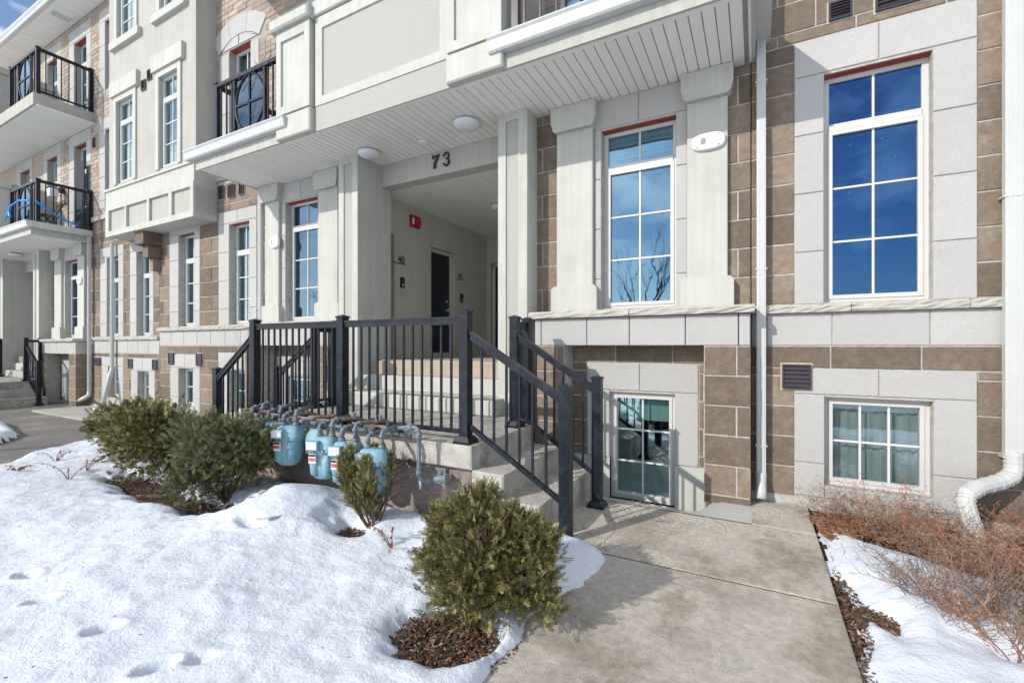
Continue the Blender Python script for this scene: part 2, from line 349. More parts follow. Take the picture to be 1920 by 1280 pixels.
def surround(parent, x0, x1, z0, z1, o0, o1, oz0, oz1, y, jamb_h=.55, header=True, depth=.11, start=None):
    """limestone surround (x0..x1, z0..z1) round opening o0..o1, oz0..oz1"""
    rs = []
    if header: xm = (x0+x1)/2; rs += [(x0, xm, oz1+.018, z1), (xm, x1, oz1+.018, z1)]
    top = oz1+.018; z = top
    while z > z0+.02:
        zb_ = max(z0, z-jamb_h)
        if zb_-z0 < .12: zb_ = z0
        rs += [(x0, o0, zb_, z), (o1, x1, zb_, z)]; z = zb_
    stones(parent, [r for r in rs if r[1]-r[0] > .02], y-.006, depth+.03)
def sill(parent, x0, x1, y, z0=.30, z1=.372, proj=.055, L=.9):
    """rock-faced sill stones with a broken front"""
    n_ = max(1, round((x1-x0)/L)); w = (x1-x0)/n_
    for i in range(n_):
        a, b_ = x0+i*w+.002, x0+(i+1)*w-.002; M = 14; rows = 5; mb = MB(); V = []
        for j in range(rows):
            for k in range(M+1):
                e = random.uniform(-.011, .011) if 0 < j < rows-1 else random.uniform(-.004, .004)
                V.append((a+(b_-a)*k/M, y-proj+e+(.006 if j in (0, rows-1) else 0), z0+(z1-z0)*j/(rows-1)))
        F = [(j*(M+1)+k, j*(M+1)+k+1, (j+1)*(M+1)+k+1, (j+1)*(M+1)+k) for j in range(rows-1) for k in range(M)]
        o = len(V)
        for zz in (z0, z1):
            for xx in (a, b_): V.append((xx, y+.02, zz))
        F += [(M, o+1, o+3, (rows-1)*(M+1)+M), (0, (rows-1)*(M+1), o+2, o), tuple([(rows-1)*(M+1)+k for k in range(M+1)]+[o+3, o+2]), tuple([k for k in range(M, -1, -1)]+[o, o+1])]
        mb.add(V, F); build('sill_stone', mb, 'sill_rock', parent, share=False)

# ------------------------------------------------------------ ground
GZ = -1.45
def vnoise(x, y, s, seed=0):
    rg = np.random.default_rng(seed); T = rg.random((256, 256)); u = x*s; v = y*s; i = np.floor(u).astype(int); j = np.floor(v).astype(int); fu = u-i; fv = v-j
    fu = fu*fu*(3-2*fu); fv = fv*fv*(3-2*fv); g = lambda a, b_: T[a % 256, b_ % 256]
    return (g(i,j)*(1-fu)+g(i+1,j)*fu)*(1-fv)+(g(i,j+1)*(1-fu)+g(i+1,j+1)*fu)*fv
def fbm(x, y, s, o=4, seed=0): return sum(vnoise(x, y, s*2**k, seed+k)/2**k for k in range(o))/sum(1/2**k for k in range(o))-.5
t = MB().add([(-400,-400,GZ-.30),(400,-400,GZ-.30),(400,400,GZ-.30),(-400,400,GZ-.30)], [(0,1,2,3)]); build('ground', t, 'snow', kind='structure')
t = MB().box(-7.75,-1.95,-3,4.95,GZ-.2,GZ-.03).box(-1.949,.42,-3,4.0,GZ-.2,GZ-.031).box(.4201,4,-3,4.95,GZ-.2,GZ-.03); build('planting_bed', t, 'mulch', kind='structure')
t = MB().add([(-32,1.0,GZ-.04),(-7.0,1.0,GZ-.04),(-7.9,4.93,GZ-.02),(-32,4.93,GZ-.02)], [(0,1,2,3)]); build('driveway', t, 'asphalt', kind='structure')
sw = MB()
def slab(mb, a, b_, c, e, zt, th=.1, ch=.004):
    mb.add([(a,c,zt-th),(b_,c,zt-th),(b_,e,zt-th),(a,e,zt-th),(a,c,zt-ch),(b_,c,zt-ch),(b_,e,zt-ch),(a,e,zt-ch),(a+ch,c+ch,zt),(b_-ch,c+ch,zt),(b_-ch,e-ch,zt),(a+ch,e-ch,zt)],
           [(0,1,5,4),(1,2,6,5),(2,3,7,6),(3,0,4,7),(4,5,9,8),(5,6,10,9),(6,7,11,10),(7,4,8,11),(8,9,10,11)])
wk = link('sidewalk', None, (0, 0, GZ), None); wk['kind'] = 'structure'
for a, b_, c, e, zt in ((-1.06,.41,-.6,1.28,GZ),(-1.06,.41,1.30,3.095,GZ+.002),(-1.42,.41,3.115,4.165,GZ+.004),(-.03,.41,4.18,4.86,GZ+.006)):
    mb = MB(); slab(mb, a, b_, c, e, zt); build('paving_slab', mb, 'concrete_walk', wk)
build('joint_filler', MB().box(-1.05,.40,3.09,3.12,GZ-.03,GZ-.004), 'mulch', wk); build('joint_filler', MB().box(-1.19,.40,4.16,4.185,GZ-.03,GZ-.003), 'mulch', wk)
cr = MB(); _x, _y = -1.0, 3.55
for path in ([(-1.38,4.02),(-1.2,3.86),(-1.02,3.70),(-.97,3.5),(-.99,3.3),(-.93,3.13)], [(-.35,4.17),(-.22,4.02),(-.20,3.9)], [(.40,2.1),(.22,2.02),(.10,2.08),(-.04,2.0)]):
    for p, q in zip(path, path[1:]): cr.bar((p[0], p[1], GZ+.0045), (q[0], q[1], GZ+.0042), .0028, .0015)
build('crack', cr, 'mulch', wk, kind='stuff')
# sloping lip in front of the sunken basement window
mb = MB(); V = []; F = []; NX, NY = 16, 6
for j in range(NY+1):
    for i in range(NX+1):
        x = -1.9+1.87*i/NX; y = 4.18+.72*j/NY; dip = max(0, min(1, (-.36-x)/.12))*max(0, min(1, (x+2.0)/.2))
        V.append((x, y, GZ+.004-dip*.20*max(0, (y-4.25)/.4)**1.1*(1 if y < 4.65 else 1)))
for j in range(NY):
    for i in range(NX): F.append((j*(NX+1)+i, j*(NX+1)+i+1, (j+1)*(NX+1)+i+1, (j+1)*(NX+1)+i))
mb.add(V, F); build('window_well_apron', mb, 'concrete_pale', kind='structure', smooth=True)
mb = MB(); slab(mb, -14.3, -7.9, 3.9, 4.90, GZ+.01); build('path', mb, 'concrete', kind='structure')

def in_poly(X, Y, P):
    r = np.zeros(X.shape, bool); n_ = len(P)
    for i in range(n_):
        x1, y1 = P[i]; x2, y2 = P[(i+1) % n_]
        c = ((y1 > Y) != (y2 > Y)) & (X < (x2-x1)*(Y-y1)/((y2-y1)+1e-12)+x1); r ^= c
    return r
def poly_dist(X, Y, P):
    d = np.full(X.shape, 1e9); n_ = len(P)
    for i in range(n_):
        x1, y1 = P[i]; x2, y2 = P[(i+1) % n_]; dx, dy = x2-x1, y2-y1; t_ = np.clip(((X-x1)*dx+(Y-y1)*dy)/(dx*dx+dy*dy+1e-12), 0, 1)
        d = np.minimum(d, np.hypot(X-x1-t_*dx, Y-y1-t_*dy))
    return np.where(in_poly(X, Y, P), d, -d)
def snowfield(name, P, x0, x1, y0, y1, res, depth, holes=(), prints=(), mounds=(), edge=.16, seed=3, kind='structure', top=GZ):
    xs = np.arange(x0, x1, res); ys = np.arange(y0, y1, res); X, Y = np.meshgrid(xs, ys)
    d = poly_dist(X, Y, P)+.09*fbm(X, Y, 5, 4, seed)+.03*fbm(X, Y, 25, 2, seed+9)
    for (hx, hy, rx, ry) in holes:
        hd = (np.hypot((X-hx)/rx, (Y-hy)/ry)-1)*min(rx, ry)+.14*fbm(X, Y, 6, 4, seed+5); d = np.minimum(d, hd)
    e = np.clip(d/edge, -1, 1); H = np.where(e > 0, np.sqrt(np.clip(1-(1-np.clip(e, 0, 1))**2, 0, 1)), e*.6)*depth
    Z = top+H-.012
    amp = np.clip(e, 0, 1); Z += amp*(.10*fbm(X, Y, .9, 3, seed+20)+.040*fbm(X, Y, 3.5, 3, seed+30)+.014*fbm(X, Y, 14, 3, seed+60)+.005*fbm(X, Y, 45, 2, seed+40))
    for (mx_, my_, r, h) in mounds: Z += amp*h*np.exp(-((X-mx_)**2+(Y-my_)**2)/r**2)
    for (px, py, r, dp, an) in prints:
        ca, sa = math.cos(an), math.sin(an); U = (X-px)*ca+(Y-py)*sa; V_ = -(X-px)*sa+(Y-py)*ca; q = (U/(r*1.6))**2+(V_/r)**2
        Z -= amp*dp*np.exp(-q**2); Z += amp*dp*.12*np.exp(-((np.sqrt(q)-1.5)/.4)**2)
    keep = (d > -.05); ny, nx = X.shape; idx = np.arange(ny*nx).reshape(ny, nx)
    k4 = keep[:-1,:-1]&keep[1:,:-1]&keep[:-1,1:]&keep[1:,1:]
    F = np.stack([idx[:-1,:-1][k4], idx[:-1,1:][k4], idx[1:,1:][k4], idx[1:,:-1][k4]], 1)
    used = np.unique(F); mp_ = np.full(ny*nx, -1); mp_[used] = np.arange(len(used)); V = np.stack([X.ravel(), Y.ravel(), Z.ravel()], 1)[used]
    return build_np(name, V, mp_[F], ['snow'], smooth=True, kind=kind)
# x, y from the layout: the yard left of the walk, in front of the landing
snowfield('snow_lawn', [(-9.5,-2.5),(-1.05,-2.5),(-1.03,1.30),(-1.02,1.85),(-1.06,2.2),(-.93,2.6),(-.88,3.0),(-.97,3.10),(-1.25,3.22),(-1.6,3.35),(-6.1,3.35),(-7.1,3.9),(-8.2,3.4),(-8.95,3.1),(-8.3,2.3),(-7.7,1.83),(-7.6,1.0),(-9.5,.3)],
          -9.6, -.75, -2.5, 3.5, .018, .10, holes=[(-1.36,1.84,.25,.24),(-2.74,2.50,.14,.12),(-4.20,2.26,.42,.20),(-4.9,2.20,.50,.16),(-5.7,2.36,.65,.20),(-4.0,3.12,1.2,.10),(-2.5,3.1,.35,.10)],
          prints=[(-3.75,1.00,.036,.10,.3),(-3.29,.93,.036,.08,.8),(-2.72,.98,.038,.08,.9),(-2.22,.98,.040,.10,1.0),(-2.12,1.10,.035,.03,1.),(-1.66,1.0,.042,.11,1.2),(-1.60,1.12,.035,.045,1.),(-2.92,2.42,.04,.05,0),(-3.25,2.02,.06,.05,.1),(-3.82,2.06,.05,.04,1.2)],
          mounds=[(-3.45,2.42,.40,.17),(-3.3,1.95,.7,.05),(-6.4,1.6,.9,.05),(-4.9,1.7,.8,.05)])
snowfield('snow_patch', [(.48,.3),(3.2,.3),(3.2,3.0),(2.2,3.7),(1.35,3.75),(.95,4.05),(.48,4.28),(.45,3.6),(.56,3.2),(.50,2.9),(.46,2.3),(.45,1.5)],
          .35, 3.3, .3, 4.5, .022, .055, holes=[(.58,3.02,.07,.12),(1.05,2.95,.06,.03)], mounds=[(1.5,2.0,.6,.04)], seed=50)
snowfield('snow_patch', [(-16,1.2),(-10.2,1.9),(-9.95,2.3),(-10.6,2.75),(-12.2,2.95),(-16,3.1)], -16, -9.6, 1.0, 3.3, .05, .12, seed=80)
bpy.context.view_layer.update(); SNOWOB = [o for o in bpy.data.objects if o.name == 'snow_lawn'][0]
def snow_z(x, y):
    h, p, _n, _i = SNOWOB.ray_cast(Vector((x, y, 5))-SNOWOB.location, Vector((0, 0, -1)))
    return p.z+SNOWOB.location.z if h else GZ
# mulch chips and dead leaves lying on the beds
def chips(name, spots, n_, mats, size=.02, zt=GZ-.02, **kw):
    V = []; F = []; mi = []
    for k in range(n_):
        hx, hy, rx, ry = random.choice(spots); a = random.uniform(0, 6.28); r = math.sqrt(random.random()); x = hx+rx*r*math.cos(a); y = hy+ry*r*math.sin(a)
        an = random.uniform(0, 3.14); L_ = size*random.uniform(.6, 1.8); w_ = size*random.uniform(.15, .4); z = zt+random.uniform(0, .025); tz = random.uniform(-.4, .4)*L_
        ca, sa = math.cos(an), math.sin(an); o = len(V)
        for (u, v, zz) in ((-L_,-w_,-tz),(L_,-w_,tz),(L_,w_,tz),(-L_,w_,-tz)): V.append((x+u*ca-v*sa, y+u*sa+v*ca, z+zz))
        V += [(p[0], p[1], p[2]+.004) for p in V[o:o+4]]
        F += [(o,o+1,o+2,o+3),(o+4,o+5,o+6,o+7),(o,o+1,o+5,o+4),(o+1,o+2,o+6,o+5),(o+2,o+3,o+7,o+6),(o+3,o,o+4,o+7)]; q = random.randrange(len(mats)); mi += [q]*6
    return build_np(name, np.array(V), F, mats, mi=mi, kind='stuff', **kw)
chips('mulch_chips', [(-1.36,1.86,.36,.36)]*4+[(-2.74,2.5,.2,.16),(-4.20,2.28,.5,.25),(-4.9,2.22,.55,.2),(-5.7,2.38,.7,.25),(-5.7,2.38,.7,.25),(.47,2.6,.06,1.2),(.56,3.02,.10,.14)], 9000, ['mulch','bark','mulch','dead_tan','bark','mulch','bark','bark','mulch','dead_red','mulch','bark','dead_tan'], .0085,
      label='brown mulch chips and dead leaves scattered round the shrubs', category='mulch')
V = []; F = []; mi = []
for k in range(420):
    if k < 260: x, y = random.uniform(-7, -1.1), random.uniform(.6, 3.0); z = snow_z(x, y)+.001
    else: x, y = random.uniform(-1.0, .38), random.uniform(.9, 4.1); z = GZ+.005
    q = random.uniform(.003, .010)*(1 if k < 260 else .6); an = random.uniform(0, 3.1); ca, sa = math.cos(an), math.sin(an); o = len(V)
    if z < GZ+.003: continue
    V += [(x-q*ca, y-q*sa, z), (x+q*.3*sa, y-q*.3*ca, z+.002), (x+q*ca, y+q*sa, z+.001), (x-q*.3*sa, y+q*.3*ca, z+.004)]; F += [(o, o+1, o+2, o+3)]; mi.append(random.randrange(3))
build_np('twig_litter', np.array(V), F, ['bark', 'mulch', 'dead_tan'], mi=mi, kind='stuff', label='tiny dark twig bits scattered over the snow and the walk', category='litter')
# salt grains on walk and landing
V = []; F = []
def grains(cx_, cy_, rx, ry, n_, z, s=.0034):
    for k in range(n_):
        a = random.uniform(0, 6.28); r = random.random()**.8; x = cx_+rx*r*math.cos(a); y = cy_+ry*r*math.sin(a); q = s*random.uniform(.4, 1.3); o = len(V)
        V.extend([(x-q,y-q,z),(x+q,y-q*.6,z),(x+q*.5,y+q,z),(x,y,z+q*1.3)]); F.extend([(o,o+1,o+3),(o+1,o+2,o+3),(o+2,o,o+3)])
grains(-.95,4.05,.30,.25,500,GZ+.004); grains(-.6,3.85,.5,.3,300,GZ+.004); grains(-1.2,3.7,.2,.45,500,GZ+.0); grains(.05,4.45,.3,.2,120,GZ+.006)
grains(-1.55,3.8,.12,.35,420,-1.18); grains(-1.85,3.85,.12,.3,420,-.99); grains(-2.2,4.0,.2,.25,160,-.80)
build_np('salt_grains', np.array(V), F, ['salt'], kind='stuff', label='white de-icing salt grains on the steps and walk', category='salt')

# ------------------------------------------------------------ buildings
BA = thing('apartment_building', (-3.6, 4.9, GZ), 'near brown block and grey stucco apartment house numbered 73 with covered entry', 'building')
BB = thing('apartment_building', (-17.4, 4.9, GZ), 'farther apartment house at left with two stacked balconies and lower stone sill', 'building')
YW = 4.90; YB = 4.63
Q = 1.058
def unit(B, dx, dz, near):
    """entry unit: bay walls both sides of a porch, canopy, balconies, parapet"""
    c = -3.81+dx; X = lambda x: x*Q+dx; T = lambda z: z*Q+dz; XL = lambda x: x+dx; TL = lambda z: z+dz; YU = YW
    tag = 'near' if near else 'far'
    for side in (1, -1):
        def R(a, b_): return (X(a), X(b_)) if side == 1 else (2*c-X(b_), 2*c-X(a))
        def RL(a, b_): return (XL(a), XL(b_)) if side == 1 else (2*c-XL(b_), 2*c-XL(a))
        # ---- upper bay wall
        wx0, wx1 = R(-1.42, -.68); px = [R(-1.905, -1.50), R(-.575, -.225)]; bx = R(-2.19, -.04)
        win = (wx0, wx1, T(.385), T(2.24))
        core(B, (bx[0]+.006, bx[1]-.006, TL(.36), T(2.56)), [win], YU+.006, YU+.25)
        trim = [(R(-1.50, -.575)[0], R(-1.50, -.575)[1], TL(.373), T(2.55))]+[(p[0]+.01, p[1]-.01, TL(.373), T(2.55)) for p in px]
        blocks(B, (bx[0], bx[1], TL(.375), T(2.55)), trim, YU, .10, z_ref=TL(.38), xref=bx[0]+.1)
        a, b_ = R(-1.50, -.575); surround(B, a, b_, TL(.375), T(2.548), wx0, wx1, T(.385), T(2.24), YU)
        window(B, wx0, wx1, T(.385), T(2.24), YU, transom=T(1.86), cols=2, rows=3, gl='glass', inside='blind' if side == 1 else 'curtain', blind=.22, recess=.11)
        for i, (a, b_) in enumerate(px):
            yy = YU-.055; e = .055
            build('pilaster', MB().cbox(a, b_, yy, YU+.02, T(.62), T(2.30), c=.008), 'stucco_smooth', B)
            pb = [(a-e, TL(.373)), (b_+e, TL(.373)), (b_+e, T(.60)), (b_+e-.03, T(.635)), (a-e+.03, T(.635)), (a-e, T(.60))]
            build('pilaster_base', MB().prism(pb, 'y', yy-.035, YU+.02), 'stucco_smooth', B)
            pc = [(a-.05, T(2.545)), (a-.05, T(2.38)), (a-.035, T(2.35)), (a-.03, T(2.31)), (a, T(2.28)), (b_, T(2.28)), (b_+.03, T(2.31)), (b_+.035, T(2.35)), (b_+.05, T(2.38)), (b_+.05, T(2.545))]
            build('pilaster_capital', MB().prism(pc, 'y', yy-.06, YU+.02), 'stucco_smooth', B)
        lx = RL(-2.19, -.04); a, b_ = RL(-2.24, -.005); build('ledge_stone', MB().box(a+.01, b_-.01, YB-.045, YU+.01, TL(.302), TL(.370)), 'sill_rock', B); sill(B, a, b_, YB, TL(.300), TL(.372), .06, L=1.1)
        # ---- stone band under the sill
        js = [-2.19, -2.11, -1.58, -1.13, -.595, -.138, -.04]
        for q0, q1 in zip(js, js[1:]): a, b_ = RL(q0, q1); stones(B, [(a, b_, TL(.0), TL(.298))], YB-.003, .27, name='band_stone')
        # ---- basement piers, recess, sunken window
        op = RL(-1.84, -.43); bz0 = GZ-.02; op_r = (op[0], op[1], GZ-.4, TL(0))
        core(B, (lx[0]+.006, lx[1]-.006, bz0, TL(0)), [op_r], YB+.006, YW)
        blocks(B, (lx[0], lx[1], bz0, TL(-.002)), [op_r], YB, .27, z_ref=TL(-.0), xref=RL(-.43, -.3)[0]-.02, sides=.001)
        sr = RL(-1.668, -.504); so_ = RL(-1.41, -.73); wz0, wz1 = TL(-1.66) if near else TL(-1.3), TL(-.50)
        back = (op[0]-.05, op[1]+.05, GZ-.3, TL(0))
        core(B, back, [(so_[0], so_[1], wz0, wz1)], YW+.006, YW+.2)
        blocks(B, back, [(sr[0], sr[1], TL(-1.22), TL(-.185)), (op[0]-.1, op[1]+.1, -3, TL(-1.22))], YW, .1, z_ref=TL(0), xref=op[0]+.2)
        surround(B, sr[0], sr[1], TL(-1.22), TL(-.185), so_[0], so_[1], wz0, wz1, YW, jamb_h=.72)
        f = MB()
        for q in minus((op[0], op[1], GZ-.35, TL(-1.225)), [(so_[0], so_[1], wz0, wz1)]): f.box(q[0], q[1], YW-.002, YW+.1, q[2], q[3])
        build('foundation', f, 'concrete_pale', B)
        window(B, so_[0], so_[1], wz0, wz1, YW, cols=2, rows=3, gl='glass_teal', inside='shade', blind=.27, red=False, recess=.06)
        # ---- columns
        a, b_ = R(-2.52, -2.16); w = b_-a; yc = 4.63; zb_ = TL(-.612)
        cm = MB().box(a, b_, yc+.02, 5.295, zb_, T(2.55)); s0, s1 = a+w*.27, a+w*.70
        cm.box(a, s0, yc, yc+.02, zb_, T(2.55)); cm.box(s1, b_, yc, yc+.02, zb_, T(2.55)); cm.box(s0, s1, yc, yc+.02, T(2.46), T(2.55)); cm.box(s0, s1, yc+.0, yc+.02, zb_, zb_+.08)
        col = build('column', cm, 'stucco_smooth', B); build('column_panel', MB().box(s0, s1, yc+.016, yc+.0199, zb_+.08, T(2.46)), 'stucco_rough', col)
        a, b_ = R(-2.66, -2.16) if near else R(-2.52, -2.16); build('column_plinth', MB().box(R(-2.50, -2.18)[0], R(-2.50, -2.18)[1], yc-.05, 5.2, TL(-.80), zb_), 'concrete_pale', B)
    # ---- porch shell
    xl, xr = XL(-5.22), XL(-2.42); yb = 8.57; zc = TL(2.385); zf = TL(-.205)
    door = (6.62, 7.37, zf, TL(1.81))
    lw = MB()
    for q in minus((5.30, yb, zf, T(2.56)), [door, (5.20, 5.66, zf, TL(1.82))]): lw.box(xl-.3, xl, q[0], q[1], q[2], q[3])
    lw.box(xl-.3, xl-.18, 5.30, 5.66, zf, TL(1.82)); build('porch_side_wall', lw, 'stucco_porch_lifted', B)
    build('porch_side_wall', MB().box(xr, xr+.3, 5.30, yb, zf, T(2.56)), 'stucco_porch_lifted', B)
    bk = MB()
    for q in minus((xl-.3, xr+.3, zf, T(2.56)), [(xl+.10, xl+1.0, zf, TL(1.80))]): bk.box(q[0], q[1], yb, yb+.2, q[2], q[3])
    build('porch_back_wall', bk, 'stucco_porch_lifted', B)
    build('lintel_beam', MB().box(XL(-4.97), XL(-2.66), 5.09, 5.29, T(2.24), T(2.55)), 'stucco', B)
    k = xl
    while k < xr: build('ceiling_plank', MB().box(k+.002, min(k+.148, xr), 5.292, yb, zc, zc+.02), 'soffit', B); k += .15
    build('porch_ceiling', MB().box(xl, xr, 5.295, yb, zc+.021, zc+.05), 'mortar_dark', B)
    build('porch_floor', MB().box(xl, xr, 4.935, yb, zf-.2, zf), 'concrete_step', B)
    d = build('door', MB().box(xl-.17, xl-.12, 6.67, 7.34, zf+.08, TL(1.745)), 'door_navy', B)
    fr = MB().box(xl-.17, xl-.06, 7.34, 7.368, zf, TL(1.77)); fr.box(xl-.17, xl-.06, 6.622, 6.67, zf, TL(1.77)); fr.box(xl-.17, xl-.06, 6.622, 7.368, TL(1.745), TL(1.80)); build('door_frame', fr, 'vinyl', d)
    build('door_handle', MB().lathe((xl-.12, 7.25, TL(.69)), [(.02,0),(.02,.03),(.03,.045),(.025,.07),(.0,.075)], 12, 'x'), 'white_metal', d); build('deadbolt', MB().lathe((xl-.12, 7.25, TL(.86)), [(.022,0),(.022,.02),(.0,.022)], 12, 'x'), 'white_metal', d)
    build('threshold', MB().box(xl-.17, xl+.01, 6.623, 7.367, zf, zf+.075), 'concrete_pale', d)
    d = build('door', MB().box(xl+.18, xl+.94, yb+.08, yb+.12, zf+.05, TL(1.73)), 'door_navy', B)
    fr = MB().box(xl+.12, xl+.18, yb+.04, yb+.12, zf, TL(1.77)); fr.box(xl+.12, xl+.98, yb+.04, yb+.12, TL(1.73), TL(1.79)); fr.box(xl+.94, xl+.98, yb+.04, yb+.12, zf, TL(1.73)); build('door_frame', fr, 'vinyl', d)
    # ---- canopy soffit and fascia
    xa, xb = X(-7.16), X(.0); yf = 3.862; zs = T(2.55)
    k = xa+.09
    while k < xb-.09:
        w = .098
        if k+w > xb-.06: w = xb-.06-k
        build('soffit_plank', MB().box(k, k+w-.007, yf+.10, YW+.188, zs, zs+.012), 'soffit', B); k += .1
    build('soffit_trim', MB().box(xa+.031, xb-.031, yf+.031, yf+.096, zs-.002, zs+.012).box(xa+.031, xa+.085, yf+.096, YW, zs-.002, zs+.012).box(xb-.055, xb-.031, yf+.096, YW, zs-.002, zs+.012), 'soffit', B)
    build('canopy_deck', MB().box(xa+.01, xb-.01, yf+.03, YW+.05, zs+.014, T(2.78)), 'mortar_dark', B)
    build('fascia', MB().box(xa, X(-5.25), yf-.0, yf+.03, zs-.012, T(2.80)).box(xa, xa+.03, yf+.03, YW, zs-.012, T(2.80)), 'stucco', B)
    build('fascia', MB().box(X(-2.04), xb, yf, yf+.03, zs-.012, T(2.80)).box(xb-.03, xb, yf+.03, YW, zs-.012, T(2.80)), 'stucco', B)
    # parapet
    pz0, pz1 = T(2.84), T(3.86)
    mb = MB().box(X(-4.61), X(-2.66), yf+.012, yf+.03, zs-.010, T(2.83)); build('parapet_base', mb, 'stucco_rough', B)
    mb = MB().box(X(-4.62), X(-2.65), yf+.02, YW-.02 if False else yf+.2, T(2.83), T(3.98))
    r_ = MB(); fx0, fx1 = X(-4.60), X(-2.66)
    r_.box(fx0, fx1, yf, yf+.02, T(2.83), T(2.93)); r_.box(fx0, fx1, yf, yf+.02, T(3.73), T(3.87)); r_.box(fx0, fx0+.12, yf, yf+.02, T(2.93), T(3.73)); r_.box(fx1-.12, fx1, yf, yf+.02, T(2.93), T(3.73))
    build('parapet', mb, 'stucco_rough', B); build('parapet_frame', r_, 'stucco_smooth', B)
    build('parapet_cap', MB().cbox(X(-4.62), X(-2.65), yf-.035, yf+.22, T(3.88), T(4.06), c=.012), 'stucco_smooth', B)
    for (a, b_) in ((-5.25, -4.64), (-2.65, -2.04)):
        a, b_ = X(a), X(b_); w = b_-a
        pm = MB().box(a, b_, yf-.03, yf+.2, pz0, pz1); t = .06; r_ = MB()
        r_.box(a, a+.09, yf-.055, yf-.03, pz0, pz1); r_.box(b_-.10, b_, yf-.055, yf-.03, pz0, pz1); r_.box(a+.09, b_-.10, yf-.055, yf-.03, pz0, pz0+.10); r_.box(a+.09, b_-.10, yf-.055, yf-.03, pz1-.13, pz1)
        p = build('parapet_pier', pm, 'stucco_smooth', B); build('pier_frame', r_, 'stucco_smooth', p)
        build('pier_base', MB().cbox(a-.01, b_+.01, yf-.06, yf+.04, zs-.008, T(2.82), c=.015), 'stucco_smooth', p)
        build('pier_cap', MB().cbox(a-.07, b_+.035, yf-.12, yf+.24, pz1+.005, pz1+.15, c=.02), 'stucco_smooth', p)
    for s_ in (1, -1):     # parapet side returns
        a, b_ = (X(-2.24), X(-2.06)) if s_ == 1 else (X(-5.23), X(-5.05)); build('parapet_return', MB().box(a, b_, yf+.2, YW, T(2.80), T(4.0)), 'stucco_tan', B)
    # gutters
    def gut(a, b_, y0):
        pr = [(y0+.12, T(2.80)), (y0+.0, T(2.80)), (y0-.005, T(2.785)), (y0+.012, T(2.765)), (y0+.022, T(2.72)), (y0+.03, T(2.685)), (y0+.045, T(2.67)), (y0+.12, T(2.67))]
        return MB().prism(pr, 'x', a, b_)
    build('gutter', gut(X(-7.28), X(-5.05), yf-.125), 'white_metal', B); build('gutter', gut(X(-2.16), X(.12), yf-.125), 'white_metal', B)
    build('gutter', MB().box(xb+.001, xb+.12, yf+.0, YW-.01, T(2.67), T(2.80)), 'white_metal', B); build('gutter', MB().box(xa-.12, xa-.001, yf+.0, YW-.01, T(2.67), T(2.80)), 'white_metal', B)
    build('balcony_deck', MB().box(xa, xb, yf+.03, YW, T(2.781), T(2.815)), 'mortar_dark', B)
    # third floor balcony: slab, soffit, parapet box
    za = T(5.62) if near else 5.31; xa3, xb3 = -7.43, .20 if near else -14.03; y3 = 3.85
    if not near: xa3 = -21.0
    build('upper_balcony_slab', MB().box(xa3, xb3, y3, YW-.002, za+.012, za+.28), 'stucco_tan', B)
    k = xa3+.06; tl = MB()
    while k < xb3-.1: build('upper_soffit_plank', MB().box(k, k+.19, y3+.05, YW-.004, za-.001, za+.011), 'soffit', B); k += .20
    if not near:
        build('upper_parapet', MB().box(X(-5.2), X(-2.0), y3-.06, YW-.003, za+.281, za+1.35).box(X(-5.25), X(-1.95), y3-.10, YW-.003, za+1.351, za+1.5), 'stucco_tan', B)
unit(BA, 0, 0, True)
unit(BB, -14.20, -.20, False)
# W0 main wall --------------------------------------------------------------
# right part of the near building
hw = (.54, 1.275, .385, 2.42); hb = (.545, 1.28, -1.25, -.455)
vents_holes = []
core(BA, (-.035, 4.0, GZ-.3, 3.6), [hw, hb], YW+.006, YW+.25)
core(BA, (-.035, 4.0, 3.6, 7.0), [], YW+.006, YW+.25)
st1 = (.31, 1.545, .372, 2.765); st2 = (.31, 1.545, -1.36, -.203)
blocks(BA, (-.035, .31, .375, 2.765), [], YW, .1, z_ref=.38, xref=.05); blocks(BA, (1.545, 3.0, .375, 2.765), [], YW, .1, z_ref=.38, xref=1.72); blocks(BA, (-.035, 3.0, 2.765, 3.42), [], YW, .1, z_ref=.38, xref=.18)
blocks(BA, (-.035, 3.0, -.277, -.002), [st2], YW, .1, z_ref=-.0, xref=.275, L=.62); blocks(BA, (-.035, .31, -1.38, -.277), [], YW, .1, z_ref=-.0, xref=-.1, L=1.2); blocks(BA, (1.545, 3.0, -1.38, -.277), [], YW, .1, z_ref=-.0, xref=1.72)
surround(BA, *st1, *hw, YW, jamb_h=.53); surround(BA, *st2, *hb, YW, jamb_h=.62)
stones(BA, [(hb[0]-.0, hb[1]+.0, -1.36, -1.255)], YW-.004, .1)
for a, b_ in ((-.035, .09), (.09, .60), (.60, 1.26), (1.26, 1.95), (1.95, 2.6), (2.6, 3.0)): stones(BA, [(a, b_, 0, .298)], YW-.003, .1, name='band_stone')
sill(BA, -.03, 3.0, YW, .300, .372, .055, L=.86)
window(BA, *hw, YW, transom=1.965, cols=2, rows=3, gl='glass_deep', inside='shade', blind=.14, label='tall window with a deep blue sky reflection', recess=.10)
w = window(BA, *hb, YW, cols=3, rows=2, gl='glass_film', inside='curtain', red=False, label='low basement window with six panes behind dry shrubs', recess=.09)  # pale curtain added here to imitate reflected snow and fogged film
build('tape_strip', MB().bar((.60, YW+.14, -.525), (1.20, YW+.14, -.545), .006, .012), 'ribbon_yellow', w)
build('foundation', MB().box(-.035, 3.0, YW-.012, YW+.02, GZ-.3, -1.385), 'concrete_pale', BA)
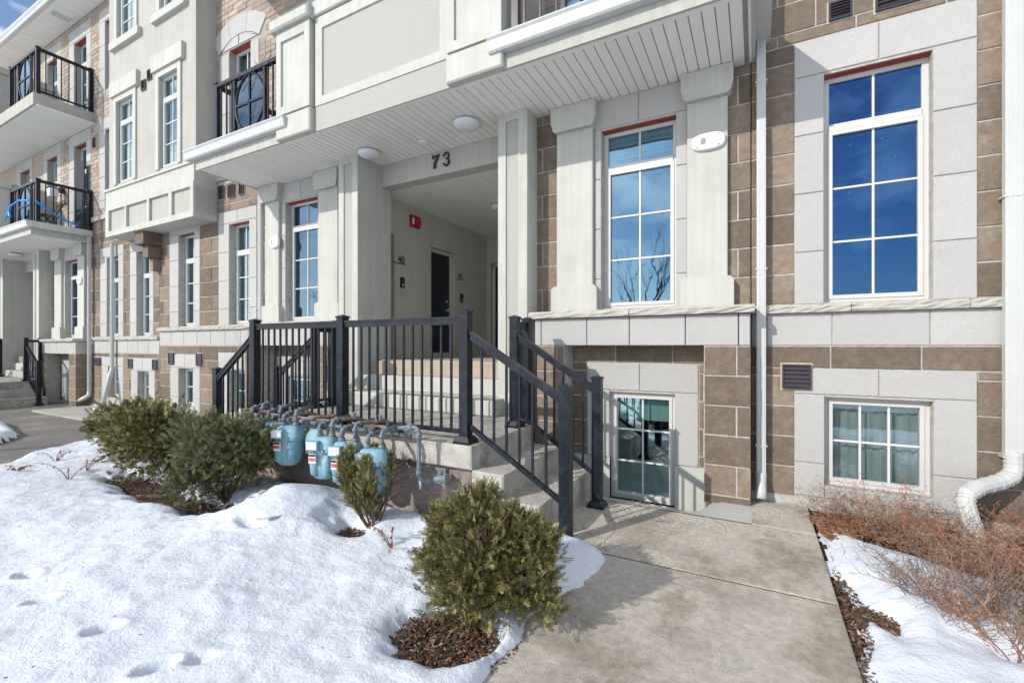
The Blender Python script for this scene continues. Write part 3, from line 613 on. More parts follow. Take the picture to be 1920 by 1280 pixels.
# wall between the units --------------------------------------------------
def midwall(B, x0, x1, dz, wins, bwins):
    T = lambda z: z+dz; holes = [(a, b_, T(.385), T(2.22)) for a, b_, *_ in wins]+[(a, b_, c, e) for a, b_, c, e, *_ in bwins]
    st = [(s0, s1, T(.372), T(2.46)) for a, b_, s0, s1 in wins]; sb = [(s0, s1, -1.42, top) for a, b_, c, e, s0, s1, top in bwins]
    core(B, (x0, x1, GZ-.3, 3.05), holes, YW+.006, YW+.25)
    blocks(B, (x0, x1, T(.375), 2.99), st, YW, .1, z_ref=T(.38), xref=x1)
    blocks(B, (x0, x1, GZ+.02, T(-.002)), sb, YW, .1, z_ref=T(0), xref=x1+.2)
    for (a, b_, s0, s1), h, q in zip(wins, holes, st): surround(B, *q, *h, YW, jamb_h=.52); window(B, *h, YW, transom=T(1.72), cols=2, rows=3, gl='glass_teal', inside=random.choice(['curtain', 'blind', 'curtain']), blind=1., recess=.12)
    for (a, b_, c, e, s0, s1, top), q in zip(bwins, sb): surround(B, *q, a, b_, c, e, YW, jamb_h=.6); window(B, a, b_, c, e, YW, cols=2, rows=2, gl='glass_teal', inside='curtain', red=False, recess=.12)
    k = x0
    while k < x1-.05: e = min(k+.47, x1); stones(B, [(k, e, T(0), T(.298))], YW-.003, .1, name='band_stone'); k = e
    sill(B, x0, x1, YW, T(.30), T(.372), .055, L=.9)
    build('foundation', MB().box(x0, x1, YW-.010, YW+.02, GZ-.3, GZ+.05), 'concrete_pale', B)
midwall(BA, -10.98, -7.585, 0, [(-8.50, -7.90, -8.84, -7.68), (-10.23, -9.66, -10.58, -9.46)], [(-8.50, -7.90, -1.22, -.44, -8.84, -7.68, -.13), (-10.23, -9.70, -1.20, -.45, -10.55, -9.46, -.17)])
midwall(BB, -14.24, -10.982, -.17, [(-13.36, -12.80, -13.70, -12.55), (-11.95, -11.40, -12.25, -11.22)], [(-13.30, -12.80, -1.2, -.48, -13.62, -12.55, -.26), (-11.90, -11.42, -1.25, -.55, -12.20, -11.16, -.27)])
core(BB, (-32, -20.95, GZ-.3, 3.05), [], YW+.006, YW+.25); blocks(BB, (-27, -20.95, GZ, 2.99), [], YW, .1, z_ref=.175, xref=0)
# upper walls of small pale brick, with windows
def brickwall(B, x0, x1, z0, z1, wins, arch=None, extra=()):
    holes = [(a, b_, c, e) for a, b_, c, e, *_ in wins]+list(extra); st = [(w_[4], w_[5], w_[2]-.12, w_[6]) for w_ in wins]
    core(B, (x0, x1, z0, z1), holes, YW+.006, YW+.25, 'mortar_dark')
    blocks(B, (x0, x1, z0+.10, z1), st+([arch] if arch else []), YW, .09, h=.098, L=.27, z_ref=z0+.1, xref=x0, m='brick_pale', name='brick', g=.009)
    for (a, b_, c, e, s0, s1, top, tr, ins) in wins:
        surround(B, s0, s1, c-.12, top, a, b_, c, e, YW, jamb_h=.55); window(B, a, b_, c, e, YW, transom=tr, cols=2, rows=3, gl='glass_teal', inside=ins, blind=.4, recess=.13)
    k = x0
    while k < x1-.05: e = min(k+.9, x1); stones(B, [(k, e, z0-.02, z0+.10)], YW-.04, .12, name='belt_stone'); k = e
brickwall(BA, -8.92, -4.4, 3.06, 6.6, [(-6.90, -5.90, 2.95, 5.18, -7.12, -5.70, 5.56, 4.8, 'curtain')], arch=(-8.98, -7.44, 2.9, 5.98), extra=[(-8.50, -7.86, 3.10, 5.40)])
brickwall(BA, -4.4, 0.0, 3.06, 6.6, [])
blocks(BA, (-.0, 2.5, 3.42, 3.9), [], YW, .09, z_ref=.38, xref=.18)
# arched window
aw = (-8.50, -7.86, 3.10, 5.40); stones(BA, [(-8.80, -8.50, z, z+.55) for z in (3.16, 3.71, 4.26, 4.81)]+[(-7.86, -7.62, z, z+.55) for z in (3.16, 3.71, 4.26, 4.81)], YW-.006, .14)
window(BA, *aw, YW, transom=4.95, cols=2, rows=3, gl='glass_teal', inside='curtain', recess=.13)
# voussoirs: outer ring of three big stones and an infill segment
acx, acz = -8.2, 4.62; ri, ro = .98, 1.33; rin = .98
angs = [math.radians(a) for a in (128, 104, 78, 53)]
for a0, a1 in zip(angs, angs[1:]):
    pts = [(acx+ri*math.cos(a0+(a1-a0)*k/4), acz+ri*math.sin(a0+(a1-a0)*k/4)) for k in range(5)]+[(acx+ro*math.cos(a1+(a0-a1)*k/4), acz+ro*math.sin(a1+(a0-a1)*k/4)) for k in range(5)]
    cxm = sum(p[0] for p in pts)/10; czm = sum(p[1] for p in pts)/10; pts = [(cxm+(p[0]-cxm)*.985, czm+(p[1]-czm)*.985) for p in pts]
    build('arch_stone', MB().prism(pts, 'y', YW-.012, YW+.1), 'limestone', BA)
for a0, a1 in ((127, 91), (89, 54)):
    a0, a1 = math.radians(a0), math.radians(a1); arc = [(acx+(ri-.008)*math.cos(a0+(a1-a0)*k/5), acz+(ri-.008)*math.sin(a0+(a1-a0)*k/5)) for k in range(6)]
    build('arch_infill', MB().prism(arc+[(arc[-1][0], 5.42), (arc[0][0], 5.42)], 'y', YW-.008, YW+.1), 'limestone', BA)
# brick round the arch as joined courses, each brick clipped to the outside of the ring
mb = MB(); z = 3.16; k = 0
while z < 5.98:
    x = -8.92+(k % 2)*.135-.27
    while x < -7.44:
        a, b_ = max(x, -8.92), min(x+.27, -7.44); xm, zm = (a+b_)/2, z+.05; r_ = math.hypot(xm-acx, zm-acz); inarch = zm > 5.3 and r_ < ro+.05
        injamb = zm < 5.42 and -8.80 < xm < -7.62
        if b_-a > .02:
            if zm < 5.36:
                for q in minus((a, b_, z, z+.098), [(-8.805, -7.615, 2, 5.42)]): mb.cbox(q[0]+.004, q[1]-.004, YW, YW+.09, q[2]+.004, q[3]-.004, c=.003)
            elif not inarch: mb.cbox(a+.004, b_-.004, YW, YW+.09, z+.004, z+.094, c=.003)
        x += .27
    z += .098; k += 1
build('brick_courses', mb, 'brick_pale', BA, kind='stuff')
# far building upper walls
brickwall(BB, -15.8, -12.28, 2.98, 8.1, [(-13.45, -12.7, 3.35, 5.05, -13.75, -12.4, 5.35, 4.5, 'blind'), (-15.15, -14.45, 3.02, 5.0, -15.45, -14.2, 5.3, 4.4, 'curtain'), (-13.45, -12.7, 6.0, 7.6, -13.75, -12.4, 7.9, 7.0, 'blind'), (-15.15, -14.45, 5.62, 7.6, -15.45, -14.2, 7.95, 7.1, 'curtain')])
brickwall(BB, -24, -15.8, 2.98, 8.1, [(-16.85, -16.2, 3.02, 5.0, -17.1, -15.95, 5.3, 4.4, 'curtain'), (-18.8, -18.1, 3.02, 5.0, -19.1, -17.9, 5.3, 4.4, 'curtain'), (-16.85, -16.2, 5.62, 7.6, -17.1, -15.95, 7.95, 7.1, 'curtain')])
# roof eave
build('eave_soffit', MB().box(-32, -8.9, 4.32, YW+.1, 8.10, 8.12), 'soffit', BB)
k = -26.0
while k < -12.4: build('eave_plank', MB().box(k, k+.29, 4.36, YW-.01, 8.085, 8.099), 'soffit', BB); k += .30
build('eave_gutter', MB().prism([(4.34, 8.09), (4.30, 8.09), (4.27, 8.10), (4.25, 8.15), (4.22, 8.19), (4.22, 8.22), (4.34, 8.22)], 'x', -32, -8.9), 'white_metal', BB)
build('roof', MB().add([(-32,4.3,8.22),(-8.9,4.3,8.22),(-8.9,10,10.5),(-32,10,10.5),(-32,4.3,8.121),(-8.9,4.3,8.121),(-8.9,10,8.121),(-32,10,8.121)], [(0,1,2,3),(4,7,6,5),(1,5,6,2),(0,3,7,4),(2,6,7,3),(0,4,5,1)]), 'dark_metal', BB)
v_ = MB()
for i in range(6): v_.box(-15.15+.0, -14.95, 4.45+i*.06, 4.48+i*.06, 8.065, 8.084)
build('eave_vent', v_, 'white_metal', BB)
build('roof', MB().box(-8.9, 8, 4.35, 12, 8.4, 8.7), 'stucco_tan', BA)
for a_, b_, c_ in ((-12.3, -5.6, 6.4), (-5.6, -2.1, 8.85), (-2.1, 8, 6.4)): build('inner_wall', MB().box(a_, b_-.001, c_, 12, GZ, 8.38), 'interior', BA)
build('porch_upper_wall', MB().box(-5.6, -2.1, YW+.26, 8.85, 2.80, 8.38), 'interior', BA)
# stucco bay between the units -------------------------------------------
sbx0, sbx1 = -12.30, -8.92; SY = 4.55
sw_ = [(-11.93, -11.20, 3.42, 5.14), (-10.18, -9.50, 3.42, 5.18), (-11.9, -11.15, 6.42, 8.0), (-10.15, -9.45, 6.42, 8.0)]
mb = MB()
for r in minus((sbx0, sbx1, 3.30, 8.35), sw_): mb.box(r[0], r[1], SY, SY+.14, r[2], r[3])
mb.box(sbx0, sbx0+.1, SY+.14, YW+.1, 3.30, 8.35); mb.box(sbx1-.1, sbx1, SY+.14, YW+.1, 3.30, 8.35)
build('stucco_bay', mb, 'stucco_tan', BA)
for (a, b_, c, e) in sw_:
    window(BA, a, b_, c, e, SY, transom=e-.42, cols=2, rows=3, gl='glass_teal', inside='curtain', red=False, recess=.05)
    f = MB(); w_ = .115
    f.box(a-w_, a, SY-.03, SY, c-.02, e+.001); f.box(b_, b_+w_, SY-.03, SY, c-.02, e+.001); f.box(a-w_, b_+w_, SY-.03, SY, e+.001, e+w_); build('window_trim', f, 'stucco_smooth', BA)
    build('window_header', MB().box(a-.2, b_+.23, SY-.07, SY, e+w_+.001, e+w_+.30), 'stucco_smooth', BA)
    if c > 6: build('window_ledge', MB().box(a-.22, b_+.27, SY-.08, SY, c-.17, c-.021), 'stucco_smooth', BA)
BY = 4.50
build('bay_belt', MB().box(-12.33, -8.885, BY-.0, YW+.0, 2.965, 3.28).box(-12.35, -8.865, BY-.03, YW, 3.281, 3.33), 'stucco_smooth', BA)
mb = MB().box(-12.28, -8.885, BY+.03, YW, 2.335, 2.96); pans = [(-12.16, -11.45), (-11.38, -10.53), (-10.45, -9.73), (-9.62, -8.99)]
f = MB()
for r in minus((-12.30, -8.882, 2.32, 2.965), [(a, b_, 2.43, 2.87) for a, b_ in pans]): f.box(r[0], r[1], BY-.015, BY+.03, r[2], r[3])
f.box(-8.91, -8.882, BY+.03, YW, 2.32, 2.42).box(-8.91, -8.882, BY+.03, YW, 2.88, 2.965); f.box(-12.30, -8.911, BY+.03, YW, 2.32, 2.334)
build('bay_box', mb, 'stucco_tan', BA); build('bay_box_frame', f, 'stucco_smooth', BA)
# stepped corbel below it
cb = thing('corbel', (-11.0, 4.8, 1.75), 'stepped brown block corbel under the grey stucco bay', 'corbel')
for (a, b_, yy, z0_, z1_) in ((-11.22, -10.86, 4.56, 2.06, 2.318), (-11.13, -10.90, 4.66, 1.80, 2.05), (-11.06, -10.93, 4.76, 1.55, 1.79)): build('corbel_block', MB().cbox(a, b_, yy, YW-.003, z0_, z1_, c=.006), 'block', cb)

# ------------------------------------------------------------ entry steps
def stairs(dx, dz, near, label, dy=0):
    X = lambda x: x+dx; T = lambda z: z+dz; Yd = dy; s = thing('entry_steps', (X(-3.55), 3.6, GZ), label, 'steps')
    build('landing_slab', MB().cbox(X(-5.10), X(-1.99), 3.03+Yd, 4.18+Yd, T(-.99), T(-.80), c=.01), 'concrete_step', s)
    for sd_, (e, n1, n2) in ((1, (-1.99, -1.70, -1.40)), (-1, (-5.10, -5.39, -5.69))):
        a, b_ = sorted((X(e), X(n1))); build('step', MB().cbox(a, b_, 3.03+Yd, 4.18+Yd, T(-1.18), T(-.99), c=.012), 'concrete_step', s)
        a, b_ = sorted((X(e), X(n2))); build('step', MB().cbox(a, b_, 3.032+Yd, 4.178+Yd, min(GZ-.05, T(-1.38)), T(-1.18)-.001, c=.012), 'concrete_step', s)
    build('base_wall', MB().box(X(-5.08), X(-2.01), 3.10+Yd, 4.16+Yd, T(-1.06)-.2 if False else GZ-.05, T(-.99)-.001), 'pebble', s)
    build('landing_slab', MB().box(X(-5.42), X(-2.26), 4.181+Yd, 4.935, GZ-.05, T(-.80)), 'concrete_step', s)
    build('bench_step', MB().cbox(X(-5.40), X(-2.57), 4.36+Yd*.8, 4.934, T(-.80)+.001, T(-.61), c=.02), 'concrete_pale', s)
    build('upper_step', MB().cbox(X(-4.97), X(-2.62), 4.70+Yd*.35, 4.934, T(-.61)+.001, T(-.41), c=.01), 'concrete_pale', s)
    build('tiled_step', MB().cbox(X(-4.96), X(-2.64), 4.885, 4.934, T(-.41)+.001, T(-.215), c=.006), 'brick_pale', s)
    return s
stairs(0, 0, True, 'near concrete landing with steps on both sides under the entry numbered 73')
stairs(-14.2, -.09, False, 'farther shaded concrete steps at the left edge beside the driveway', dy=.36)

# ------------------------------------------------------------ railings
def post(par, x, y, z0, z1, w=.082, skirt=True):
    p = build('post', MB().box(x-w/2, x+w/2, y-w/2, y+w/2, z0, z1-.02), 'black_paint', par)
    c = w/2+.008; m_ = MB().box(x-c, x+c, y-c, y+c, z1-.02, z1-.004)
    m_.add([(x-c,y-c,z1-.004),(x+c,y-c,z1-.004),(x+c,y+c,z1-.004),(x-c,y+c,z1-.004),(x,y,z1+.014)], [(0,1,4),(1,2,4),(2,3,4),(3,0,4)]); build('post_cap', m_, 'black_paint', p)
    if skirt:
        a, b_ = w/2+.035, w/2+.012; m_ = MB().add([(x-a,y-a,z0),(x+a,y-a,z0),(x+a,y+a,z0),(x-a,y+a,z0),(x-a,y-a,z0+.02),(x+a,y-a,z0+.02),(x+a,y+a,z0+.02),(x-a,y+a,z0+.02),(x-b_,y-b_,z0+.06),(x+b_,y-b_,z0+.06),(x+b_,y+b_,z0+.06),(x-b_,y+b_,z0+.06)],
            [(0,3,2,1),(0,1,5,4),(1,2,6,5),(2,3,7,6),(3,0,4,7),(4,5,9,8),(5,6,10,9),(6,7,11,10),(7,4,8,11),(8,9,10,11)]); build('post_skirt', m_, 'black_paint', p)
def rail(par, p, q, zt0, zt1, zb0, zb1, n_, w=.082, bw=.017):
    """p,q = (x,y) of the post centres; top rail z at each, bottom rail z at each; n_ balusters"""
    P = Vector((*p, 0)); Q = Vector((*q, 0)); d = (Q-P).normalized(); a = P+d*w/2; b_ = Q-d*w/2; L_ = (b_-a).length
    build('handrail', MB().bar((a.x, a.y, zt0), (b_.x, b_.y, zt1), .042, .044).bar((a.x, a.y, zt0+.032), (b_.x, b_.y, zt1+.032), .056, .020), 'black_paint', par)
    build('bottom_rail', MB().bar((a.x, a.y, zb0), (b_.x, b_.y, zb1), .034, .034), 'black_paint', par)
    for k in range(n_):
        t_ = (k+1)/(n_+1); c = a+(b_-a)*t_; zt = zt0+(zt1-zt0)*t_-.02; zb_ = zb0+(zb1-zb0)*t_+.015
        build('baluster', MB().box(c.x-bw/2, c.x+bw/2, c.y-bw/2, c.y+bw/2, zb_, zt), 'black_paint', par)
def entry_rails(dx, dz, words, dy=0):
    X = lambda x: x+dx; T = lambda z: z+dz; gz = GZ if dz else None
    y = 3.13+dy; r = thing('stair_railing', (X(-3.55), y, T(-.8)), words[0], 'railing')
    xs = [-4.94, -3.55, -2.11]
    for x in xs: post(r, X(x), y, T(-.80), T(.29))
    post(r, X(-1.24), y+.03, GZ, T(-.294), skirt=False); post(r, X(-5.72), y+.03, GZ, T(-.27), skirt=False)
    rail(r, (X(xs[0]), y), (X(xs[1]), y), T(.20), T(.20), T(-.71), T(-.71), 12); rail(r, (X(xs[1]), y), (X(xs[2]), y), T(.20), T(.20), T(-.71), T(-.71), 12)
    rail(r, (X(xs[2]), y), (X(-1.24), y+.02), T(.08), T(-.40), T(-.66), T(-1.15), 6); rail(r, (X(xs[0]), y), (X(-5.72), y+.02), T(.08), T(-.40), T(-.66), T(-1.15), 6)
    for sgn, x0_, x1_, lab in ((1, -2.10, -1.26, words[1]), (-1, -5.02, -5.78, words[2])):
        yy = 3.98+dy; r = thing('stair_railing', (X(x0_), yy, T(-.8)), lab, 'railing')
        post(r, X(x0_), yy, T(-.80), T(.29)); post(r, X(x1_), yy, GZ, T(-.28), skirt=True); rail(r, (X(x0_), yy), (X(x1_), yy), T(.08), T(-.40), T(-.66), T(-1.15), 7)
        post(r, X(x0_), yy+.27, T(-.80), T(.285), skirt=True); rail(r, (X(x0_), yy), (X(x0_), yy+.27), T(.20), T(.20), T(-.71), T(-.71), 1)
entry_rails(0, 0, ('long black metal railing along the front of the near landing behind the gas meters', 'black stair railing in front of the sunken basement window', 'black stair railing at the inner left corner of the near landing'))
entry_rails(-14.2, -.09, ('long black railing along the front of the farther steps at the left edge', 'black stair railing on the right side of the farther steps', 'black stair railing hidden on the left side of the farther steps'), dy=.36)
def balcony_rail(x0, x1, y, z0, h, lab, ret=0, y1=4.85, ring=True):
    r = thing('balcony_railing', ((x0+x1)/2, y, z0), lab, 'railing'); zt = z0+h-.05; zb_ = z0+.07
    for x in (x0, x1): post(r, x, y, z0, z0+h, w=.07, skirt=False)
    w_ = x1-x0; ca, cb_ = x0+w_*.29, x1-w_*.24
    build('handrail', MB().bar((x0, y, zt), (x1, y, zt), .06, .055), 'black_paint', r); build('bottom_rail', MB().bar((x0, y, zb_), (x1, y, zb_), .035, .035), 'black_paint', r)
    for x in list(np.linspace(x0+.09, ca-.07, 3))+list(np.linspace(cb_+.07, x1-.08, 3)): build('baluster', MB().box(x-.009, x+.009, y-.009, y+.009, zb_, zt), 'black_paint', r)
    for x in (ca, cb_): build('panel_stile', MB().box(x-.022, x+.022, y-.02, y+.02, zb_, zt), 'black_paint', r)
    build('panel_glass', MB().box(ca+.022, cb_-.022, y+.002, y+.006, zb_+.02, zt-.03), 'glass_rail', r)
    cx_, cz_ = (ca+cb_)/2, (zt+zb_)/2; ra, rb = (cb_-ca)/2-.025, (zt-zb_)/2-.02
    ringm = MB().tube([(cx_+ra*math.cos(t_), y, cz_+rb*math.sin(t_)) for t_ in np.linspace(0, 2*math.pi, 33)], .018, 6, cap=False); build('oval_ring', ringm, 'black_paint', r, smooth=True)
    build('cross_bar', MB().box(cx_-.016, cx_+.016, y-.012, y-.001, cz_-rb, cz_+rb), 'black_paint', r); build('cross_bar', MB().box(cx_-ra, cx_+ra, y-.012, y-.001, cz_-.016, cz_+.016), 'black_paint', r)
    if ret:
        xr = x1 if ret > 0 else x0; post(r, xr, y1, z0, z0+h, w=.07, skirt=False); build('handrail', MB().bar((xr, y, zt), (xr, y1, zt), .06, .055), 'black_paint', r); build('bottom_rail', MB().bar((xr, y, zb_), (xr, y1, zb_), .035, .035), 'black_paint', r)
        for k in range(1, 7): yy = y+(y1-y)*k/7; build('baluster', MB().box(xr-.009, xr+.009, yy-.009, yy+.009, zb_, zt), 'black_paint', r)
    return r
R1 = balcony_rail(-7.11, -5.62, 3.93, 2.965, .96, 'black balcony railing with oval ring left of the large stucco parapet', ret=-1)
R2 = balcony_rail(-2.06, -.35, 3.93, 2.965, .96, 'black balcony railing cut off by the top edge right of the large stucco parapet', ret=1)
R3 = balcony_rail(-15.72, -14.12, 3.95, 2.68, 1.05, 'lower black balcony railing tied with blue ribbon at the left edge', ret=1)
R4 = balcony_rail(-15.7, -14.08, 3.94, 5.60, 1.05, 'upper black balcony railing just below the roof eave', ret=1)
# bare vine / wire of string lights on the near balcony railing
mb = MB(); pts = [(-6.5+.0, 3.68, 3.66)]
for k in range(14):
    p = pts[-1]; pts.append((p[0]+.095, 3.66+random.uniform(-.02, .02), 3.45+.25*abs(math.sin(k*1.7))+random.uniform(-.15, .12)))
mb.tube(pts, .0035, 4)
for p in pts[1::1]: mb.tube([p, (p[0]+random.uniform(-.06, .06), p[1]-.02, p[2]+random.uniform(-.10, .08))], .0025, 4)
pts = [(-5.45, 3.66, 3.78), (-5.6, 3.64, 3.66), (-5.58, 3.64, 3.5), (-5.5, 3.64, 3.35), (-5.72, 3.65, 3.2), (-5.8, 3.64, 3.0), (-6.0, 3.65, 3.1), (-6.2, 3.65, 2.95)]; mb.tube(pts, .003, 4)
mb.v = [(p[0]*Q, p[1]*Q, p[2]*Q) for p in mb.v]
build('string_lights', mb, 'bark', label='thin dark wire of string lights wound round the oval balcony railing', category='string lights')

# ------------------------------------------------------------ downspouts
def ribbed(mb, path, w, d):
    P = [Vector(p) for p in path]
    for p, q in zip(P, P[1:]):
        mb.bar(p, q, w, d)
        dd = (q-p).normalized(); side = dd.cross(Vector((0, 1, 0))).normalized() if abs(dd.y) < .9 else Vector((1, 0, 0))
        for k in (-.28, 0, .28): mb.bar(p+side*w*k+Vector((0, -d/2-.001, 0)), q+side*w*k+Vector((0, -d/2-.001, 0)), w*.12, .006)
def downspout(x, z0, z1, lab, w=.075, shoe=None, y=YW-.075, elbow=None):
    r = thing('downspout', (x, y, z0), lab, 'downspout', 'white downspouts on the facade'); mb = MB()
    path = [(x, y, z1), (x, y, z0+.25)] if elbow is None else elbow
    ribbed(mb, path, w, .055); build('pipe', mb, 'white_metal', r)
    if elbow is None:
        zz = z0+.25; e = MB(); dxx = shoe[0]; e.tube([(x, y, zz+.01), (x, y, zz-.08), (x+dxx*.4, y-.03+shoe[1]*.4, zz-.16), (x+dxx, y-.03+shoe[1], zz-.22)], [w*.62]*4, 10); build('elbow', e, 'white_metal', r, smooth=True)
    s = MB()
    for zz in ((z1-.4), (z0+z1)/2, z0+.5): s.box(x-w/2-.012, x+w/2+.012, y-.033, y+.06, zz, zz+.012)
    build('strap', s, 'white_metal', r)
downspout(.045, GZ+.02, 2.84, 'white downspout between the projecting bay and the tall blue window', shoe=(.0, -.05))
r = downspout(1.72, GZ+.1, 3.6, 'white ribbed downspout at the right edge bending left into a white drain ring', w=.11, elbow=[(1.72, YW-.075, 3.6), (1.72, YW-.075, -.83)])
downspout(-7.46, GZ+.3, 2.74, 'white downspout beside the left pilaster of the near entry bay', shoe=(-.02, -.05))
downspout(-14.08, GZ+.10, 2.60, 'white downspout beside the farther projecting bay with its foot kicked left', shoe=(-.2, -.12))
downspout(-12.9, GZ+.75, 2.33, 'white downspout below the stucco bay slanting down to the shrubs', shoe=(.0, -.0), elbow=[(-12.9, YW-.075, 2.33), (-12.9, YW-.075, -.52)])
# curved lower run at the right edge and its ring
rt = [o for o in bpy.data.objects if o.name.startswith('downspout') and 'right edge' in o.get('label', '')][0]
path = [(1.72, 4.825, -.80), (1.72, 4.82, -.92), (1.70, 4.80, -.98), (1.62, 4.74, -1.02), (1.45, 4.60, -1.05), (1.37, 4.53, -1.09), (1.35, 4.50, -1.14), (1.37, 4.48, -1.25), (1.42, 4.46, -1.44)]
mb = MB().tube(path, .056, 12)
for i in range(len(path)-1):
    p, q = Vector(path[i]), Vector(path[i+1])
    for t_ in (.2, .6): c = p.lerp(q, t_); mb.tube([c, c+(q-p).normalized()*.008], .060, 12)
build('elbow', mb, 'white_metal', rt, smooth=False)
rg = thing('drain_ring', (1.43, 4.44, GZ), 'white plastic drain ring receiving the right edge downspout', 'drain ring')
build('ring_wall', MB().lathe((1.43, 4.44, GZ-.03), [(.115, 0), (.115, .11), (.10, .115), (.10, .06), (.0, .055)], 24), 'white_plastic', rg, smooth=False)
lt = [o for o in bpy.data.objects if o.name.startswith('downspout') and 'slanting' in o.get('label', '')][0]
build('elbow', MB().tube([(-12.9, 4.825, -.50), (-12.9, 4.82, -.56), (-12.88, 4.78, -.66), (-12.78, 4.60, -1.38)], .045, 10), 'white_metal', lt, smooth=True)

rg = thing('drain_ring', (-12.76, 4.55, GZ), 'small white drain cup under the slanting downspout behind the shrubs', 'drain ring')
build('ring_wall', MB().lathe((-12.76, 4.55, GZ-.03), [(.11, 0), (.11, .12), (.09, .12), (.09, .06), (.0, .055)], 20), 'white_plastic', rg)
# ------------------------------------------------------------ vents
def vent(x0, x1, z0, z1, lab, y=YW, slats=5):
    r = thing('wall_vent', ((x0+x1)/2, y, z0), lab, 'vent', 'louvred vents on the facade'); f = MB(); w = .015
    f.box(x0, x1, y-.03, y-.008, z0, z0+w); f.box(x0, x1, y-.03, y-.008, z1-w, z1); f.box(x0, x0+w, y-.03, y-.008, z0+w, z1-w); f.box(x1-w, x1, y-.03, y-.008, z0+w, z1-w); f.box(x0, x1, y-.012, y-.008, z0+w, z1-w)
    build('frame', f, 'vent_dark', r)
    build('caulk', MB().box(x0-.014, x1+.014, y-.009, y-.0045, z0-.014, z1+.014), 'sill_rock', r)
    for k in range(slats):
        zz = z0+w+(z1-z0-2*w)*(k+.15)/slats; hh = (z1-z0-2*w)/slats*.7
        build('slat', MB().add([(x0+w, y-.030, zz), (x1-w, y-.030, zz), (x1-w, y-.014, zz+hh), (x0+w, y-.014, zz+hh), (x0+w, y-.026, zz-.003), (x1-w, y-.026, zz-.003), (x1-w, y-.0125, zz+hh), (x0+w, y-.0125, zz+hh)], [(0,1,2,3),(4,7,6,5),(0,4,5,1)]), 'vent_dark', r)
vent(.215, .44, -.395, -.17, 'large dark louvred vent above the six pane basement window')
vent(.57, .74, 2.87, 3.03, 'small dark louvred vent left of the pair at the top edge over the tall window')
vent(.90, 1.22, 2.84, 3.06, 'wider dark louvred vent at the top edge over the tall window')
for a, b_, c, e, s_ in ((-13.98, -13.64, -.47, -.28, 'leftmost small basement vent next to the slanting downspout'), (-12.28, -12.10, -.50, -.29, 'small basement vent left of the second far basement window'), (-11.23, -11.04, -.51, -.29, 'small basement vent right of the second far basement window'),
                       (-10.58, -10.38, -.38, -.14, 'basement vent right of the stepped sill, left of a low window'), (-9.56, -9.37, -.39, -.15, 'basement vent near the left end of the landing railing'),
                       (-8.80, -8.63, 2.71, 2.95, 'left vent of the three under the near balcony corner'), (-8.51, -8.31, 2.69, 2.93, 'middle vent of the three under the near balcony corner'), (-8.17, -8.04, 2.70, 2.90, 'right and smallest vent of the three under the near balcony corner'),
                       (-12.72, -12.58, 2.52, 2.72, 'single small vent left of the stucco bay box')): vent(a, b_, c, e, 'dark louvred '+s_)
vent(-10.86, -10.70, 5.10, 5.30, 'dark louvred vent beside the left stucco bay window header', y=SY); vent(-10.62, -10.47, 5.24, 5.44, 'dark louvred vent beside the right stucco bay window header', y=SY)
vent(-14.05, -13.95, 4.75, 4.98, 'dark louvred vent under the upper far balcony soffit')

# ------------------------------------------------------------ lights, alarms, numbers
def dome(x, y, z, r, lab):
    t_ = thing('ceiling_light', (x, y, z), lab, 'light'); build('base', MB().lathe((x, y, z-.02), [(r*.8, .02), (r*.86, 0)], 24), 'white_metal', t_)
    build('diffuser', MB().lathe((x, y, z-.021), [(r, 0), (r*.98, -.018), (r*.86, -.042), (r*.6, -.062), (r*.3, -.072), (.008, -.074)], 28), 'frosted', t_, smooth=True)
dome(-4.73, 4.63, 2.695, .155, 'round frosted ceiling light beside the left entry column'); dome(-3.07, 4.57, 2.695, .165, 'round frosted ceiling light beside the right entry column')
dome(-3.84, 6.67, 2.38, .13, 'round ceiling light deep inside the porch'); dome(-17.6, 4.5, 2.49, .16, 'round ceiling light under the farther canopy at left')
build('smoke_detector', MB().lathe((-3.87, 4.76, 2.695), [(.07, 0), (.07, -.02), (.055, -.03), (.0, -.032)], 20), 'white_plastic', label='small white disc on the soffit between the two ceiling lights', category='detector')
def emerg(x, y, z, lab, w=.31, h=.17):
    t_ = thing('alarm_strobe', (x, y, z-h/2), lab, 'alarm'); n_ = 24; pts = []
    for k in range(n_):
        a = 2*math.pi*k/n_; ca, sa = math.cos(a), math.sin(a); e = 2/2.8; pts.append((abs(ca)**e*(1 if ca > 0 else -1), abs(sa)**e*(1 if sa > 0 else -1)))
    m_ = MB(); V = []; prof = [(1, 0), (1, -.02), (.94, -.034), (.8, -.042)]
    for s_, yy in prof: V += [(x+p[0]*w/2*s_, y+yy, z+p[1]*h/2*s_) for p in pts]
    F = [(i*n_+k, i*n_+(k+1) % n_, (i+1)*n_+(k+1) % n_, (i+1)*n_+k) for i in range(3) for k in range(n_)]+[tuple(3*n_+k for k in range(n_))]
    m_.add(V, F); build('cover', m_, 'white_plastic', t_, smooth=False)
    g_ = MB()
    for k in range(5): g_.box(x-w*.22, x-w*.07, y-.044, y-.041, z-.026+k*.012, z-.020+k*.012)
    build('speaker_slots', g_, 'vent_dark', t_)
    g_ = MB()
    for sx in (-.32, .30):
        for sz in (-.30, .30): g_.box(x+sx*w-.005, x+sx*w+.005, y-.0445, y-.0415, z+sz*h-.005, z+sz*h+.005)
    build('screw', g_, 'vent_dark', t_)
emerg(-.408, YW-.056, 1.995, 'white oval alarm plate on the right pilaster beside the clouded window')
emerg(-7.09, YW-.056, 1.725, 'white oval alarm plate on the pilaster left of the near entry', w=.25, h=.2)
emerg(-14.62, YW-.056, 1.60, 'white oval alarm plate on the pilaster of the farther entry bay', w=.25, h=.2)
